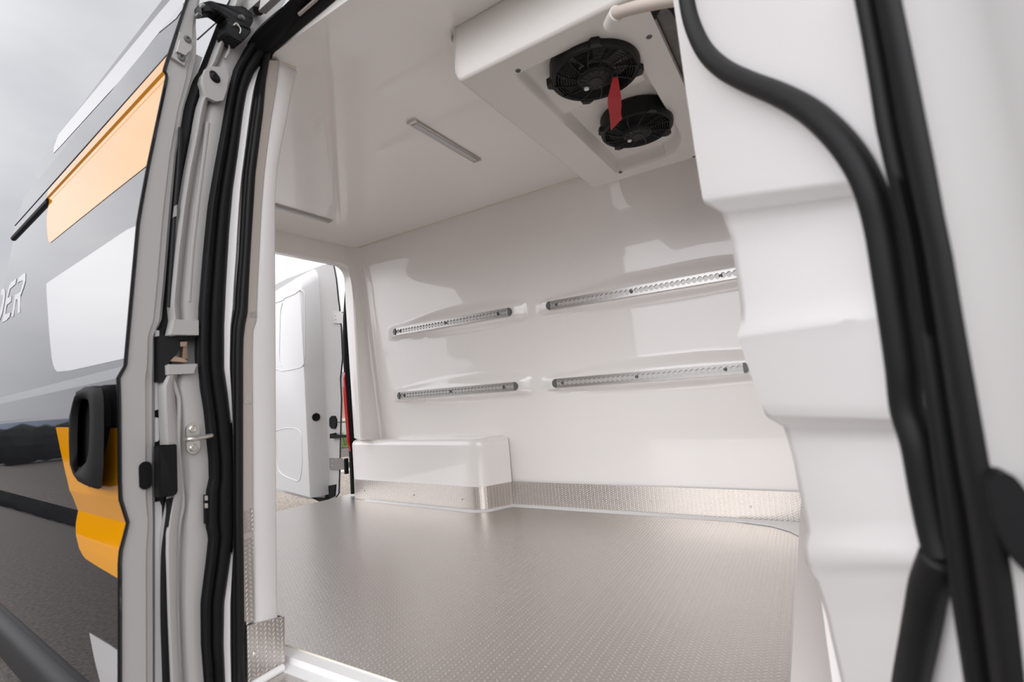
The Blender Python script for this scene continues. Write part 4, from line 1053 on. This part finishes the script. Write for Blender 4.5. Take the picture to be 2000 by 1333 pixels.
# ------------------------------------------------------------------ front jamb of the side opening (right edge of the photo)
A_ = [(1296, -120), (1315, 0), (1340, 180), (1357, 290), (1376, 395), (1402, 470), (1455, 665), (1493, 800), (1522, 880), (1570, 1060), (1592, 1120), (1640, 1333), (1660, 1420)]
C_ = [(1662, -120), (1680, 0), (1695, 80), (1710, 170), (1722, 250), (1740, 330), (1770, 450), (1800, 650), (1820, 800), (1846, 1000), (1866, 1150), (1895, 1333), (1905, 1420)]
YA, YC = .86, .55
# folds: (y on the left edge, y on the right edge, push-out along the face normal)
folds = [(-120, -110, .0), (60, 40, .0), (250, 210, .000), (385, 335, .002), (397, 347, .001), (420, 369, -.020), (470, 420, -.021), (600, 550, -.007), (640, 592, .002), (655, 603, .010), (662, 612, .009), (740, 720, .005), (808, 818, .002), (816, 825, .000), (836, 845, -.018), (900, 900, -.016), (1040, 1040, -.008), (1066, 1064, .002), (1100, 1095, .008), (1112, 1106, .004), (1200, 1195, -.002), (1333, 1333, -.002), (1420, 1420, -.002)]
NF = Vector((-.937, -.348, 0))
bm = B(); rows = []
fr = []
for a, b in zip(folds, folds[1:]):
    n = max(1, int((b[0]-a[0])/22))
    for k in range(n): fr.append(tuple(lerp(a[i], b[i], k/n) for i in range(3)))
fr.append(folds[-1])
for yl, yr, d in fr:
    a = at((ip(A_, yl), yl), 'y', YA); c = at((ip(C_, yr)+10, yr), 'y', YC)
    row = [a+Vector((.02, .07, 0)), a+NF*(d*.6)+Vector((.008, .012, 0)), a+NF*d]
    for k in range(1, 17):
        t = k/16; row.append(a.lerp(c, t)+NF*(d*(1-sst(.80, 1.0, t))))
    rows.append(row)
solid_strip(bm, rows, lambda p: p+Vector((.05, .012, 0)))
o = obj('front_jamb_lining', bm, M_LIN, van, sharp=60); o['label'] = 'stepped white moulded lining of the front jamb'
# bulb seal lying on the lining
def onj(p, lift=.0):
    # plane through the A and C edges is close to vertical; intersect with the plane Y(X)
    r = ray(p); pa = at((ip(A_, p[1]), p[1]), 'y', YA); pc = at((ip(C_, p[1]), p[1]), 'y', YC)
    ex = Vector((pa.x, pa.y)); cx_ = Vector((pc.x, pc.y)); t = cx_-ex; nrm = Vector((t.y, -t.x)).normalized()
    den = r.x*nrm.x+r.y*nrm.y; tt_ = (ex.x*nrm.x+ex.y*nrm.y)/den
    q = CAMPOS+r*tt_
    return q+NF*lift
bs = [(1344, -60), (1350, 0), (1362, 50), (1385, 98), (1420, 132), (1470, 158), (1530, 182), (1590, 214), (1645, 262), (1688, 318), (1716, 378), (1735, 450), (1750, 540), (1764, 630), (1777, 720), (1786, 800), (1808, 870), (1825, 960), (1842, 1040), (1856, 1090)]
bm = B(); tube(bm, smooth_pts([onj(p, .006) for p in bs], 6), .0132, 16); obj('bulb_seal', bm, M_RUBR, van)
bs = [(1858, 1085), (1845, 1115), (1832, 1150), (1822, 1200), (1810, 1260), (1795, 1333), (1785, 1400)]
bm = B(); tube(bm, smooth_pts([onj(p, .008) for p in bs], 6), [.011]+[.0145]*36, 16); obj('lower_seal', bm, M_RUBR, van)
# wide weatherstrip
D_ = [(1745, -120), (1765, 0), (1790, 120), (1810, 220), (1830, 320), (1850, 430), (1865, 500), (1885, 620), (1910, 760), (1935, 900), (1960, 1000), (1985, 1150), (2006, 1333), (2014, 1420)]
bm = B(); rows = []
for y in list(range(-100, 1430, 20)):
    a = at((ip(C_, y)-4, y), 'y', YC); b = at((ip(D_, y), y), 'y', YC-.06); row = []
    for t, h in ((0, 0), (.06, .012), (.2, .018), (.34, .014), (.42, .004), (.5, .008), (.62, .014), (.8, .013), (.93, .008), (1, 0)): row.append(a.lerp(b, t)+Vector((-.5, -.8, 0)).normalized()*h)
    rows.append(row)
solid_strip(bm, rows, lambda p: p+Vector((.03, .03, 0))); obj('weatherstrip', bm, M_RUBR, van, sharp=75)
# outer body skin of the pillar and cab
E1 = [(-100, -100)]
bm = B(); rows = []
for y in range(-140, 1460, 40):
    b = at((ip(D_, y)-6, y), 'y', YC-.06)
    row = [b+Vector((.012, .03, 0)), b, b+Vector((.012, -.006, 0)), b+Vector((.028, -.004, 0)), b+Vector((.042, -.016, 0)), b+Vector((.055, -.032, 0)), b+Vector((.072, -.040, 0)), b+Vector((.085, -.034, 0)), b+Vector((.092, -.020, 0)), b+Vector((.100, -.030, 0)), b+Vector((.12, -.055, 0)), b+Vector((.2, -.065, 0)), b+Vector((.6, -.07, 0))]
    rows.append(row)
solid_strip(bm, rows, lambda p: p+Vector((.008, .02, 0))); o = obj('front_pillar', bm, M_PAINT, van, sharp=60); o['label'] = 'light grey front pillar skin'
# rubber stopper at the right edge
bm = B(); b = at((1985, 1020), 'y', YC-.08)
lp = smooth_pts([at(p, 'y', YC-.085) for p in [(1938, 940), (1950, 928), (1970, 926), (1990, 940), (2012, 975), (2030, 1040), (2035, 1120), (2015, 1130), (1995, 1110), (1975, 1080), (1955, 1040), (1942, 985), (1938, 940)]], 4)
prism(bm, lp[:-1], (.0, .03, 0)); bmesh.ops.bevel(bm, geom=[e for e in bm.edges if e.calc_face_angle(0) > 1], offset=.003, segments=2, affect='EDGES')
obj('rubber_stopper', bm, M_RUB, van)
